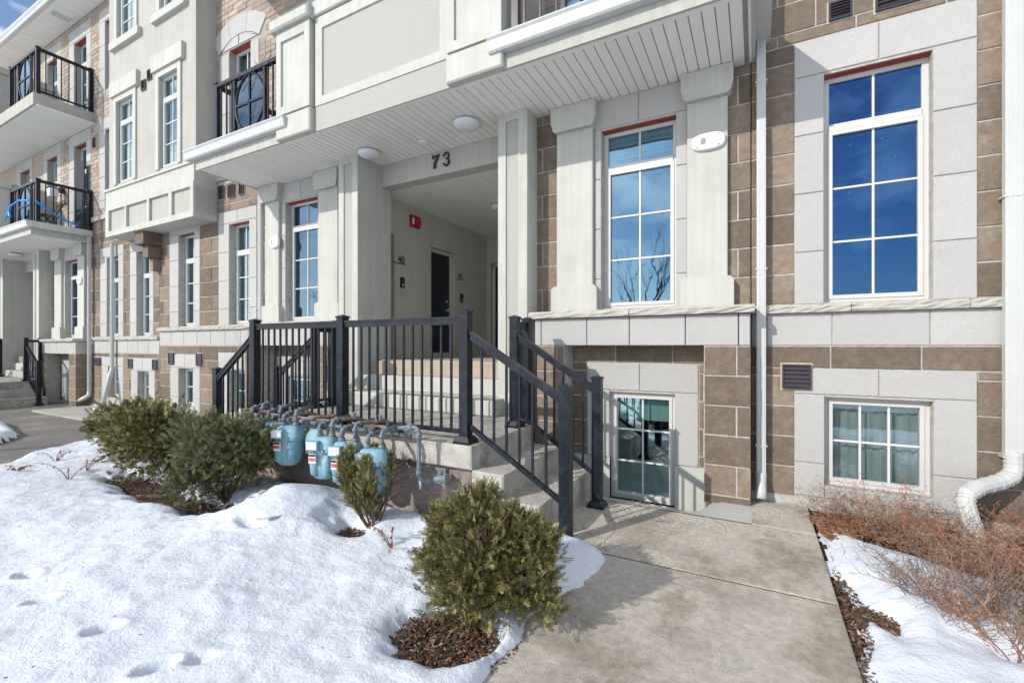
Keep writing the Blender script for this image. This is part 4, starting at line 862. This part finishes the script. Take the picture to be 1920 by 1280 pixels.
# red horn strobe
r = thing('fire_alarm', (-5.215, 6.12, 2.0), 'red fire alarm horn high on the porch side wall', 'fire alarm')
build('back_box', MB().box(-5.222, -5.175, 6.03, 6.27, 2.04, 2.24), 'red_alarm', r); build('horn', MB().lathe((-5.175, 6.18, 2.13), [(.05, 0), (.068, .035), (.062, .045), (.0, .045)], 14, 'x'), 'red_alarm', r); build('lens', MB().box(-5.174, -5.15, 6.05, 6.08, 2.08, 2.18), 'frosted', r)
# door bell pads
for (y, z, lab) in ((5.84, 1.04, 'black intercom pad under the number 40'), (7.58, .945, 'black door bell pad under the number 41')):
    r = thing('intercom', (-5.215, y, z), lab, 'intercom'); build('housing', MB().box(-5.222, -5.195, y-.045, y+.045, z-.07, z+.10), 'dark_metal', r); build('button', MB().lathe((-5.195, y, z-.03), [(.015, 0), (.015, .006), (0, .007)], 10, 'x'), 'white_plastic', r)
def text_mesh(txt, size, name):
    cu = bpy.data.curves.new(name, 'FONT'); cu.body = txt; cu.size = size; cu.extrude = .006; cu.align_x = 'CENTER'; cu.resolution_u = 4
    ob = bpy.data.objects.new(name, cu); COL.objects.link(ob); dg = bpy.context.evaluated_depsgraph_get(); me = bpy.data.meshes.new_from_object(ob.evaluated_get(dg)); bpy.data.objects.remove(ob); bpy.data.curves.remove(cu); return me
for txt, y, z, lab in (('40', 5.82, 1.38, 'black number 40 on the porch side wall'), ('41', 7.55, 1.335, 'black number 41 past the porch door')):
    me = text_mesh(txt, .165, 'digits'); me.materials.append(MAT['dark_metal']); r = thing('unit_number', (-5.215, y, z), lab, 'number')
    o = bpy.data.objects.new('digits', me); COL.objects.link(o); o.parent = r; o.location = (0, 0, 0); o.rotation_euler = (math.pi/2, 0, math.pi/2)
    build('underline', MB().box(-5.222, -5.212, y-.17, y+.12, z-.02, z-.006), 'dark_metal', r)
# 73 in thick serif strokes
def strokes(name, polys, x, z, s, par):
    mb = MB()
    for pl in polys: mb.prism([(x+p[0]*s, z+p[1]*s) for p in pl], 'y', 5.068, 5.088)
    return build(name, mb, 'label_black', par)
r = thing('house_number', (-3.84, 5.08, 2.46), 'black serif house number 73 on the entry beam', 'number')
strokes('digit_seven', [[(0, .80), (0, 1.0), (.06, 1.0), (.10, .94), (.50, .94), (.58, 1.0), (.62, 1.0), (.60, .86), (.12, .80), (.07, .70), (.02, .70)], [(.42, .86), (.60, .86), (.30, .35), (.27, .06), (.10, .06), (.12, .36)], [(.06, 0), (.33, 0), (.33, .06), (.06, .06)]], -3.98, 2.465, .19, r)
def arcpoly(cx_, cz_, r0, r1, a0, a1, n_=10, sq=1.):
    A = [math.radians(a0+(a1-a0)*k/n_) for k in range(n_+1)]
    return [(cx_+r1*math.cos(a), cz_+r1*math.sin(a)) for a in A]+[(cx_+r0*math.cos(a)*sq, cz_+r0*math.sin(a)) for a in A[::-1]]
strokes('digit_three', [arcpoly(.27, .74, .17, .27, 160, -70, 12, .85), arcpoly(.27, .28, .19, .30, 75, -160, 14, .8), [(.20, .50), (.34, .50), (.34, .56), (.20, .56)], [(-.02, .76), (.08, .70), (.11, .80), (.03, .86)], [(-.03, .20), (.03, .10), (.12, .16), (.06, .27)]], -3.795, 2.465, .19, r)

# ------------------------------------------------------------ gas meters and pipework
def meter(x, y, zt, lab, s=1.07, rot=.35):
    r = thing('gas_meter', (x, y, zt-.36), lab, 'gas meter', 'blue gas meters in front of the landing')
    ca, sa = math.cos(rot), math.sin(rot)
    def P(u, v, w): return (x+(u*ca-v*sa)*s, y+(u*sa+v*ca)*s, zt+w*s)
    def loft(secs, nm, m_, sm=False, k=2.6):
        n_ = 20; V = []; F = []
        for (w, cu, cv, hu, hv) in secs:
            for i in range(n_):
                a = 2*math.pi*i/n_; c, q = math.cos(a), math.sin(a); V.append(P(cu+hu*abs(c)**(2/k)*(1 if c > 0 else -1), cv+hv*abs(q)**(2/k)*(1 if q > 0 else -1), w))
        for j in range(len(secs)-1): F += [(j*n_+i, j*n_+(i+1) % n_, (j+1)*n_+(i+1) % n_, (j+1)*n_+i) for i in range(n_)]
        F += [tuple(range(n_))[::-1], tuple((len(secs)-1)*n_+i for i in range(n_))]; return build(nm, MB().add(V, F), m_, r, smooth=sm)
    b_ = loft([(-.34,0,0,.055,.05), (-.325,0,0,.085,.062), (-.25,0,0,.105,.075), (-.12,0,0,.112,.082), (-.115,0,0,.122,.092), (-.10,0,0,.122,.092)], 'meter_body', 'meter_blue', True, 3.4)
    loft([(-.0985,0,0,.122,.092), (-.092,0,0,.114,.084), (-.05,0,0,.113,.082), (-.012,0,0,.098,.065), (0,0,0,.075,.045)], 'meter_head', 'meter_blue', True, 3.6)
    # front lobes and collar bolts
    lb = MB()
    for u in (-.055, .055): lb.tube([P(u, -.045, -.13), P(u, -.058, -.20), P(u, -.05, -.29), P(u*.8, -.03, -.32)], [.036, .046, .042, .02], 10)
    build('diaphragm_lobe', lb, 'meter_blue', r, smooth=True)
    bo = MB()
    for u in (-.11, -.04, .04, .11): bo.tube([P(u, -.094, -.125), P(u, -.094, -.085)], .006, 6)
    build('bolt', bo, 'pipe_grey', r)
    def qb(u0, u1, v0, v1, w0, w1):
        return MB().add([P(u0,v0,w0),P(u1,v0,w0),P(u1,v1,w0),P(u0,v1,w0),P(u0,v0,w1),P(u1,v0,w1),P(u1,v1,w1),P(u0,v1,w1)], [(0,3,2,1),(4,5,6,7),(0,1,5,4),(1,2,6,5),(2,3,7,6),(3,0,4,7)])
    ix = build('index_box', qb(-.10, -.0, -.115, -.07, -.095, -.022), 'meter_blue', r); build('dial_window', qb(-.094, -.006, -.119, -.1155, -.088, -.028), 'dial', ix)
    build('name_plate', qb(-.082, -.02, -.105, -.095, -.20, -.125), 'label_white', r); build('name_plate_stripe', qb(-.080, -.022, -.1075, -.1055, -.145, -.128), 'label_black', r); build('name_plate_stripe', qb(-.078, -.024, -.1075, -.1055, -.182, -.155), 'label_red', r)
    pp = MB(); yb = 2.98
    for u, hh, back in ((-.055, .10, .0), (.06, .14, .0)):
        a = P(u, 0, -.005); top = zt+hh; pp.tube([a, (a[0], a[1], top-.03), (a[0], a[1]+.008, top-.008), (a[0], a[1]+.03, top), (a[0]-.01, yb-.02, top+.012)], .016, 10)
        pp.tube([(a[0], a[1], a[2]), (a[0], a[1], a[2]+.032)], .028, 8); pp.tube([(a[0], a[1], top-.055), (a[0], a[1], top-.035)], .024, 8); pp.tube([(a[0], a[1]+.035, top), (a[0], a[1]+.055, top)], .024, 8)
    build('riser_pipe', pp, 'pipe_grey', r, smooth=True); return r
for i, (x, y, zt, lab) in enumerate(((-2.70, 2.70, -.82, 'nearest and rightmost blue gas meter, half behind the small shrub'), (-3.02, 2.72, -.80, 'second blue gas meter from the right with a red and white plate'), (-3.32, 2.74, -.79, 'third blue gas meter from the right beside the round regulator disc'),
                       (-3.83, 2.76, -.74, 'fourth blue gas meter from the right, left of the regulator disc'), (-4.10, 2.79, -.73, 'fifth blue gas meter from the right, touching the big shrub'), (-4.42, 2.82, -.72, 'blue gas meter mostly hidden behind the big shrub'))):
    meter(x, y, zt, lab, rot=.30 if i < 3 else .38)
gp = thing('gas_pipework', (-3.4, 2.92, -.7), 'grey and rusty gas manifold pipes along the front of the landing', 'pipes')
mb = MB().tube([(-4.85, 2.96, -.73), (-2.55, 2.96, -.76)], .024, 12); build('manifold_pipe', mb, 'pipe_grey', gp, smooth=True)
for x in (-4.6, -4.3, -3.98, -3.62, -3.25, -2.95, -2.68): build('coupling', MB().tube([(x-.028, 2.96, -.745), (x+.028, 2.96, -.745)], .036, 10), 'pipe_rust', gp, smooth=True)
for x in (-4.45, -4.15, -3.75, -3.42, -3.12, -2.8):
    build('valve_pipe', MB().tube([(x, 2.96, -.745), (x, 2.96, -.66), (x-.02, 2.94, -.645), (x-.12, 2.86, -.655), (x-.2, 2.80, -.66)], .019, 8), 'pipe_rust', gp, smooth=True)
    build('valve_cock', MB().tube([(x-.05, 2.92, -.65), (x-.05, 2.92, -.60)], .015, 8).box(x-.075, x-.025, 2.914, 2.926, -.605, -.595), 'pipe_grey', gp)
build('outlet_pipe', MB().tube([(-2.72, 2.90, -.70), (-2.50, 2.88, -.665), (-2.43, 2.88, -.66), (-2.40, 2.88, -.68), (-2.395, 2.88, -.72), (-2.395, 2.88, -1.05), (-2.38, 2.90, -1.09), (-2.33, 2.97, -1.10), (-2.30, 3.08, -1.10)], .018, 10), 'pipe_grey', gp, smooth=True)
build('elbow_fitting', MB().tube([(-2.395, 2.88, -.70), (-2.395, 2.88, -.76)], .025, 10).tube([(-2.395, 2.88, -1.0), (-2.395, 2.88, -1.05)], .025, 10).tube([(-2.46, 2.88, -.662), (-2.51, 2.88, -.667)], .029, 10), 'pipe_grey', gp, smooth=True)
build('wall_flange', MB().lathe((-2.62, 3.09, -1.0), [(.055, 0), (.055, -.02), (.03, -.03), (.03, -.06), (0, -.06)], 16, 'y'), 'pipe_rust', gp)
build('union_fitting', MB().tube([(-2.33, 3.0, -1.10), (-2.20, 3.0, -1.07)], .035, 8).tube([(-2.27, 3.0, -1.12), (-2.27, 3.0, -1.02)], .025, 8), 'pipe_grey', gp)
build('icicle', MB().tube([(-2.39, 2.89, -1.09), (-2.39, 2.89, -1.12), (-2.39, 2.89, -1.16)], [.012, .010, .004], 8), 'frosted', gp, smooth=True)
rd = thing('gas_regulator', (-3.56, 2.86, -1.0), 'round pale blue regulator disc left of the third meter', 'regulator')
build('disc', MB().lathe((-3.56, 2.83, -.90), [(.05, -.06), (.085, -.035), (.135, -.012), (.135, .012), (.085, .035), (.05, .06)], 24, 'y'), 'meter_blue', rd, smooth=False)
mb = MB()
for k in range(8): a = k*math.pi/4; mb.tube([(-3.56+.118*math.cos(a), 2.81, -.90+.118*math.sin(a)), (-3.56+.118*math.cos(a), 2.85, -.90+.118*math.sin(a))], .008, 6)
build('bolt', mb, 'pipe_grey', rd)

# ------------------------------------------------------------ evergreen shrubs
def yew(x, y, rx, h, lab, n_sh, nl=.021, nw=.0030, seed=1, mats=('yew_a', 'yew_b', 'yew_c'), open_=.0, z0=GZ+.03, ry=None, trunk=.12, spiky=.25, lobes=None):
    rg = np.random.default_rng(seed); ry = ry or rx; r = thing('evergreen_shrub', (x, y, GZ), lab, 'shrub', 'evergreen shrubs in the snowy yard')
    # shoots gathered on several overlapping lobes that reach the ground
    lb = lobes or [(0, 0, h*.40, rx*.72)]+[(math.cos(k_*2.4+seed)*rx*.55, math.sin(k_*2.4+seed)*ry*.55, h*(.16+.52*((k_*.618+seed*.31) % 1)), rx*(.38+.18*((k_*.37) % 1))) for k_ in range(11)]
    lb = np.array(lb); pr = lb[:, 3]**2; pr /= pr.sum(); w_ = rg.choice(len(lb), n_sh, p=pr)
    dv = rg.normal(0, 1, (n_sh, 3)); dv /= np.linalg.norm(dv, axis=1)[:, None]; dv[:, 2] = np.where((dv[:, 2] < -.3) & (rg.random(n_sh) < .6), -dv[:, 2], dv[:, 2])
    tuft = 1+.16*rg.normal(0, .5, n_sh)+.34*np.sin(dv[:, 0]*9+w_*2.1)*np.sin(dv[:, 1]*8+w_)*np.sin(dv[:, 2]*9+w_*1.3)*2
    rr_ = lb[w_, 3]*(.45+.55*rg.random(n_sh)**.45)*tuft
    O = np.array([x, y, z0])+lb[w_, :3]+dv*rr_[:, None]; O[:, 2] = np.maximum(O[:, 2], z0+.01+.05*rg.random(n_sh))
    dirx, diry, dirz = dv[:, 0], dv[:, 1], dv[:, 2]*.8
    if open_:     # upright clumps
        k = 11; ca = rg.random(k)*2*math.pi; cr = .75*rg.random(k)**.5; which = rg.integers(0, k, n_sh); t_ = rg.random(n_sh)**.7
        hh = h*(.75+.25*rg.random(k)); cxs = x+np.cos(ca)*cr*rx; cys = y+np.sin(ca)*cr*ry; wid = .26*rx*np.sin(np.pi*np.clip(t_*.85+.12, 0, 1))
        a2 = rg.random(n_sh)*2*math.pi; q = rg.random(n_sh)**.5
        px = x+(cxs[which]-x)*(.15+.85*t_**.7)+np.cos(a2)*wid*q; py = y+(cys[which]-y)*(.15+.85*t_**.7)+np.sin(a2)*wid*q; O = np.stack([px, py, z0+.08+t_*(hh[which]-.08)], 1)
        dirx, diry, dirz = np.cos(a2)*.6, np.sin(a2)*.6, np.full(n_sh, .8)
    D = np.stack([dirx, diry, dirz+(.45 if open_ else .42)], 1)+rg.normal(0, .33, (n_sh, 3)); D /= np.linalg.norm(D, axis=1)[:, None]
    L_ = rg.uniform(.035, .065, n_sh)*(nl/.021)**.6; tall = rg.random(n_sh) < .035; L_[tall] *= 1.6
    A = np.cross(D, rg.normal(0, 1, (n_sh, 3))); A /= np.linalg.norm(A, axis=1)[:, None]; B_ = np.cross(D, A)
    K = 26; k = np.arange(K); t_ = (k//2)/(K/2-1)
    side = np.where(k % 2, 1., -1.)
    base = O[:, None]+D[:, None]*(L_[:, None]*t_[None])[..., None]
    nd = D[:, None]*.55+A[:, None]*(side[None, :, None])+B_[:, None]*rg.uniform(-.55, .55, (n_sh, K, 1)); nd /= np.linalg.norm(nd, axis=2)[..., None]
    ln = nl*(1-.45*t_)[None, :, None]*rg.uniform(.7, 1.15, (n_sh, K, 1)); tip = base+nd*ln; wv = np.cross(nd, B_[:, None]+.6*A[:, None]*rg.uniform(-1, 1, (n_sh, K, 1))); wv /= (np.linalg.norm(wv, axis=2)[..., None]+1e-9); wv = wv*nw/2
    mid = base+nd*ln*.5
    Vn = np.stack([base, mid+wv, tip, mid-wv], 2).reshape(-1, 3); F = np.arange(len(Vn)).reshape(-1, 4)
    mi = np.repeat(rg.choice(len(mats), n_sh, p=np.array([.5, .3, .2]) if len(mats) == 3 else None), K)
    build_np('foliage', Vn, F, list(mats), mi=mi, parent=r, kind='stuff')
    # stems to the shoots
    mb = MB(); rr = random.Random(seed); nb = 9
    for i in range(nb):
        a = 2*math.pi*i/nb+rr.uniform(-.3, .3); e = rr.uniform(.35, .8); p0 = Vector((x+rr.uniform(-.03, .03), y+rr.uniform(-.03, .03), GZ-.02)); p2 = Vector((x+math.cos(a)*rx*e, y+math.sin(a)*ry*e, z0+h*rr.uniform(.55, .85))); p1 = p0.lerp(p2, .45)+Vector((math.cos(a)*.03, math.sin(a)*.03, -.02))
        mb.tube([p0, p1, p2], [.012, .008, .003], 6)
        for q in range(7):
            s_ = p1.lerp(p2, rr.uniform(0, .8)); mb.tube([s_, s_+Vector((rr.uniform(-.16, .16), rr.uniform(-.16, .16), rr.uniform(.03, .18)))], [.005, .002], 5)
    build('branch', mb, 'bark', r)
    # fine stems along every third shoot
    idx = np.arange(0, n_sh, 2); a0 = O[idx]-D[idx]*.03; a1 = O[idx]+D[idx]*L_[idx][:, None]; wv = A[idx]*.0013
    Vs = np.stack([a0-wv, a0+wv, a1+wv*.3, a1-wv*.3], 1).reshape(-1, 3); build_np('twig', Vs, np.arange(len(Vs)).reshape(-1, 4), ['bark'], parent=r, kind='stuff')
    return r
yew(-1.30, 2.14, .345, .66, 'spreading olive green yew shrub nearest the camera beside the concrete walk', 7200, nl=.019, nw=.0044, seed=3, lobes=[(-.08, .02, .38, .17), (.14, .04, .33, .16), (-.23, .02, .30, .14), (0, -.04, .22, .20), (.22, -.02, .19, .16), (-.20, -.06, .16, .15), (-.37, .06, .40, .055), (-.32, .04, .34, .08), (.33, .02, .42, .06), (.30, .02, .33, .10), (-.03, .05, .57, .06), (-.13, .04, .51, .08), (.33, -.03, .10, .09), (-.05, -.16, .09, .15), (.12, .02, .47, .08), (.24, .02, .44, .07), (-.36, -.02, .18, .08), (.10, -.14, .12, .12), (-.22, .0, .45, .07)])
yew(-2.68, 2.64, .31, .62, 'small upright yew in front of the gas meters with a bare patch of mulch', 3400, nl=.017, nw=.0040, seed=5, open_=1, trunk=.15)
yew(-4.34, 2.48, .46, .88, 'grey green rounded yew shrub touching the gas meters', 7000, nl=.021, nw=.0060, seed=8, mats=('yew_a', 'yew_grey', 'yew_grey'), trunk=.03)
yew(-5.70, 2.62, .47, .88, 'middle dark yew shrub of the three in a row', 5600, nl=.023, nw=.0070, seed=12, mats=('yew_a', 'yew_b', 'yew_c'), trunk=.03)
yew(-6.72, 2.74, .42, .72, 'leftmost yew shrub of the three, beside the driveway', 3600, nl=.025, nw=.0078, seed=14, trunk=.03)
# ------------------------------------------------------------ dry shrubs on the right
def dry(x, y, rx, ry, h, lab, n_, leaf=.6, seed=1, mats=('dead_red', 'dead_tan', 'twig'), lm=('dead_red', 'dead_tan'), ls=.009, arch=.5):
    rr = random.Random(seed); r = thing('dry_shrub', (x, y, GZ), lab, 'shrub', 'leafless shrubs right of the walk'); mb = MB(); LV = []; LF = []; LM = []
    for i in range(n_):
        a = rr.uniform(0, 6.28); q = rr.random()**.5; bx_, by_ = x+math.cos(a)*rx*q*.7, y+math.sin(a)*ry*q*.7; p = Vector((bx_, by_, GZ-.02)); d = Vector((math.cos(a)*.6+rr.uniform(-.6, .6), math.sin(a)*.6+rr.uniform(-.6, .6), rr.uniform(.5, 1.4))).normalized()
        L_ = h*rr.uniform(.5, 1.25); pts = [p]; N_ = 6
        for k in range(N_):
            d = (d+Vector((rr.uniform(-.22, .22), rr.uniform(-.22, .22), -arch*.35*k/N_))).normalized(); p = p+d*L_/N_
            if p.z < GZ+.03: p.z = GZ+.03
            pts.append(p)
        mi = rr.randrange(len(mats)); mb.tube(pts, [.0028*(1-.7*k/N_) for k in range(N_+1)], 3, mi=mi, cap=False)
        for k in range(2, N_+1):
            for _ in range(2):
                s_ = pts[k]; e = s_+Vector((rr.uniform(-.07, .07), rr.uniform(-.07, .07), rr.uniform(-.02, .08)))
                if e.z < GZ+.01: e.z = GZ+.01
                mb.tube([s_, e], [.0016, .0008], 3, mi=mi, cap=False)
                if rr.random() < leaf:
                    s2 = ls*rr.uniform(.5, 1.2); u = Vector((rr.uniform(-1, 1), rr.uniform(-1, 1), rr.uniform(-1, 1))).normalized(); v = u.cross(Vector((rr.uniform(-1, 1), rr.uniform(-1, 1), rr.uniform(-1, 1)))).normalized(); o = len(LV)
                    LV.extend([e, e+u*s2+v*s2*.4, e+u*s2*2, e+u*s2-v*s2*.4]); LF.append((o, o+1, o+2, o+3)); LM.append(rr.randrange(len(lm)))
    build('twigs', mb, list(mats), r, kind='stuff')
    if LV: build_np('dead_leaves', np.array([tuple(p) for p in LV]), LF, list(lm), mi=LM, parent=r, kind='stuff')
dry(.78, 4.50, .35, .24, .44, 'rusty dry shrub at the walk end under the left side of the basement window', 90, .9, 1, ls=.010, arch=1.2)
dry(1.25, 4.42, .35, .24, .36, 'rusty leaf covered shrub under the right side of the basement window', 100, 1.0, 2, ls=.010, arch=1.4)
dry(1.32, 3.92, .36, .28, .34, 'brown dry shrub just in front of the white drain ring', 130, .9, 3, ls=.009, arch=1.0)
dry(1.00, 3.36, .34, .26, .40, 'sparse leafless shrub with tiny dark leaves standing in the right snow patch', 130, 1.0, 4, mats=('twig', 'dead_tan', 'twig'), lm=('twig', 'dead_red'), ls=.006, arch=.5)
dry(1.18, 3.05, .28, .28, .36, 'dry shrub cut off by the right edge of the view', 90, 1.0, 6, mats=('twig', 'dead_tan', 'dead_red'), lm=('dead_red', 'twig'), ls=.007, arch=.7)
dry(1.95, 4.6, .35, .2, .30, 'tangled dry shrub behind the drain ring at the right edge', 60, .8, 9, ls=.009, arch=.9)
chips('leaf_litter', [(.80, 4.48, .42, .26), (1.3, 4.3, .55, .35), (1.45, 4.0, .45, .3), (.55, 4.3, .12, .25)], 5200, ['dead_red', 'dead_tan', 'bark', 'dead_red'], .011, zt=GZ+.01, label='rust brown leaf litter below the basement window right of the walk', category='leaf litter')
# dead stalks in the snow at left
def stalk(x, y, lab, seed, h=.4, n_=5):
    rr = random.Random(seed); r = thing('dead_plant', (x, y, GZ), lab, 'plant'); mb = MB(); lf = MB()
    for i in range(n_):
        a = rr.uniform(0, 6.28); p = Vector((x, y, snow_z(x, y)-.02)); pts = [p]; d = Vector((math.cos(a)*.5, math.sin(a)*.5, 1)).normalized()
        for k in range(7):
            d = (d+Vector((math.cos(a)*.12, math.sin(a)*.12, -.22*(k > 2)))+Vector((rr.uniform(-.1, .1),)*3)).normalized(); p = p+d*h*rr.uniform(.8, 1)/6; pts.append(p.copy())
            if k > 1:
                for _ in range(2):
                    u = Vector((rr.uniform(-1, 1), rr.uniform(-1, 1), rr.uniform(-1.6, .2))).normalized()*.03; v = u.cross(Vector((0, 0, 1))).normalized()*.007; lf.add([p, p+u*.5+v, p+u, p+u*.5-v], [(0, 1, 2, 3)])
        mb.tube(pts, [.004, .004, .0035, .003, .003, .002, .002, .001], 5)
    build('stem', mb, 'bark', r); build('withered_leaf', lf, 'dead_red', r, kind='stuff')
stalk(-6.15, 1.95, 'withered brown stalk bent over the snow left of the shrubs', 1, .34, 3); stalk(-6.5, 2.2, 'upright withered stalk with curled leaves next to the leftmost shrub', 2, .36, 4)
stalk(-7.3, 2.2, 'small withered tuft in the snow near the driveway', 3, .22, 5); stalk(-7.0, 1.8, 'tiny grey tuft lying on the open snow', 5, .14, 6); stalk(-2.2, 2.36, 'withered brown stem between the two nearest yews', 7, .22, 4)
# buried concrete splash block under the snow
sb = thing('splash_block', (-3.3, 2.1, GZ), 'grey concrete slab corner poking out of the snow in front of the shrubs', 'slab')
C4 = [(-3.84,2.04),(-3.12,2.08),(-3.08,2.5),(-3.75,2.4)]; zt = [snow_z(-3.84,2.04)+.018, snow_z(-3.12,2.08)+.022, snow_z(-3.08,2.5)-.03, snow_z(-3.75,2.4)-.03]
mb = MB().add([(p[0], p[1], GZ-.02) for p in C4]+[(p[0], p[1], z_) for p, z_ in zip(C4, zt)], [(0,3,2,1),(4,5,6,7),(0,1,5,4),(1,2,6,5),(2,3,7,6),(3,0,4,7)]); build('slab', mb, 'concrete', sb)
# ------------------------------------------------------------ far balcony contents
ch = thing('folding_chair', (-14.75, 4.35, 2.62), 'brown slatted folding chair on the lower far balcony', 'chair')
for s_ in (-.2, .2): build('leg', MB().bar((-14.75+s_, 4.15, 2.62), (-14.75+s_, 4.55, 3.42), .03, .02), 'dark_metal', ch); build('leg', MB().bar((-14.75+s_*.8, 4.55, 2.62), (-14.75+s_*.8, 4.15, 3.05), .03, .02), 'dark_metal', ch)
for k in range(5): build('seat_slat', MB().box(-14.95, -14.55, 4.14+k*.075, 4.19+k*.075, 3.05, 3.068), 'wood_slat', ch)
for k in range(3): build('back_slat', MB().box(-14.95, -14.55, 4.46+k*.03, 4.475+k*.03, 3.24+k*.085, 3.30+k*.085), 'wood_slat', ch)
mb = MB().tube([(-15.6, 3.80, 2.95), (-15.3, 3.79, 3.10), (-15.2, 3.79, 3.22), (-14.7, 3.80, 3.28), (-14.12, 3.81, 3.2)], .018, 6).tube([(-14.06, 3.9, 3.2), (-14.06, 4.2, 2.98), (-14.06, 4.6, 2.82)], .022, 6).tube([(-15.2, 3.79, 3.22), (-15.25, 3.79, 3.1), (-15.2, 3.79, 2.98)], .03, 6)
build('ribbon', mb, 'blue_ribbon', label='bright blue ribbon wound along the lower far balcony railing', category='ribbon')
sc = thing('screen_panel', (-14.4, 4.7, 2.62), 'dark mesh screen panel leaning in the lower far balcony doorway', 'screen')
build('panel', MB().box(-14.66, -14.24, 4.78, 4.80, 2.62, 4.45), 'net_dark', sc)
wl_ = thing('wall_lantern', (-15.75, 4.8, 3.85), 'square wall lantern above the lower far balcony', 'lantern')
build('arm', MB().box(-15.80, -15.70, 4.80, 4.898, 3.92, 4.05).bar((-15.75, 4.82, 4.02), (-15.75, 4.68, 4.02), .03, .03), 'dark_metal', wl_); build('shade', MB().box(-15.84, -15.66, 4.60, 4.76, 3.78, 3.99), 'frosted', wl_); build('cap', MB().box(-15.86, -15.64, 4.58, 4.78, 3.991, 4.01), 'dark_metal', wl_)
# ------------------------------------------------------------ bare trees
def tree(x, y, h, lab, seed, lean=(0, 0), spread=.5, r0=.07, levels=5):
    rr = random.Random(seed); t_ = thing('bare_tree', (x, y, GZ), lab, 'tree'); tr = MB(); br = MB()
    def grow(p, d, L_, r, lv, mb):
        pts = [p]; rs = [r]; n_ = 5
        for k in range(n_):
            d = (d+Vector((rr.uniform(-.12, .12), rr.uniform(-.12, .12), rr.uniform(-.02, .09)))).normalized(); p = p+d*L_/n_; pts.append(p); rs.append(r*(1-.45*(k+1)/n_))
        mb.tube(pts, rs, 6 if lv < 2 else 4, cap=False)
        if lv < levels:
            for k in range(3 if lv < 3 else 3):
                i = rr.randint(2, n_); a = rr.uniform(0, 6.28); nd = (d+Vector((math.cos(a), math.sin(a), rr.uniform(-.1, .5)))*spread).normalized(); grow(pts[i], nd, L_*rr.uniform(.55, .8), max(rs[i]*.62, .003), lv+1, br)
    grow(Vector((x, y, GZ-.1)), Vector((lean[0], lean[1], 1)).normalized(), h*.4, r0, 0, tr)
    build('trunk', tr, 'bark', t_, smooth=True); build('crown', br, 'bark', t_, kind='stuff')
tree(-9.9, 1.35, 4.4, 'young bare tree at the left edge whose twigs cross the farther canopy', 4, lean=(-.06, .02), spread=.75, r0=.04)
tree(13, -20, 9.0, 'bare street tree standing behind the viewer', 11, r0=.14)
tree(-6, -16, 10.0, 'tall bare tree across the street behind the viewer', 15, r0=.18)
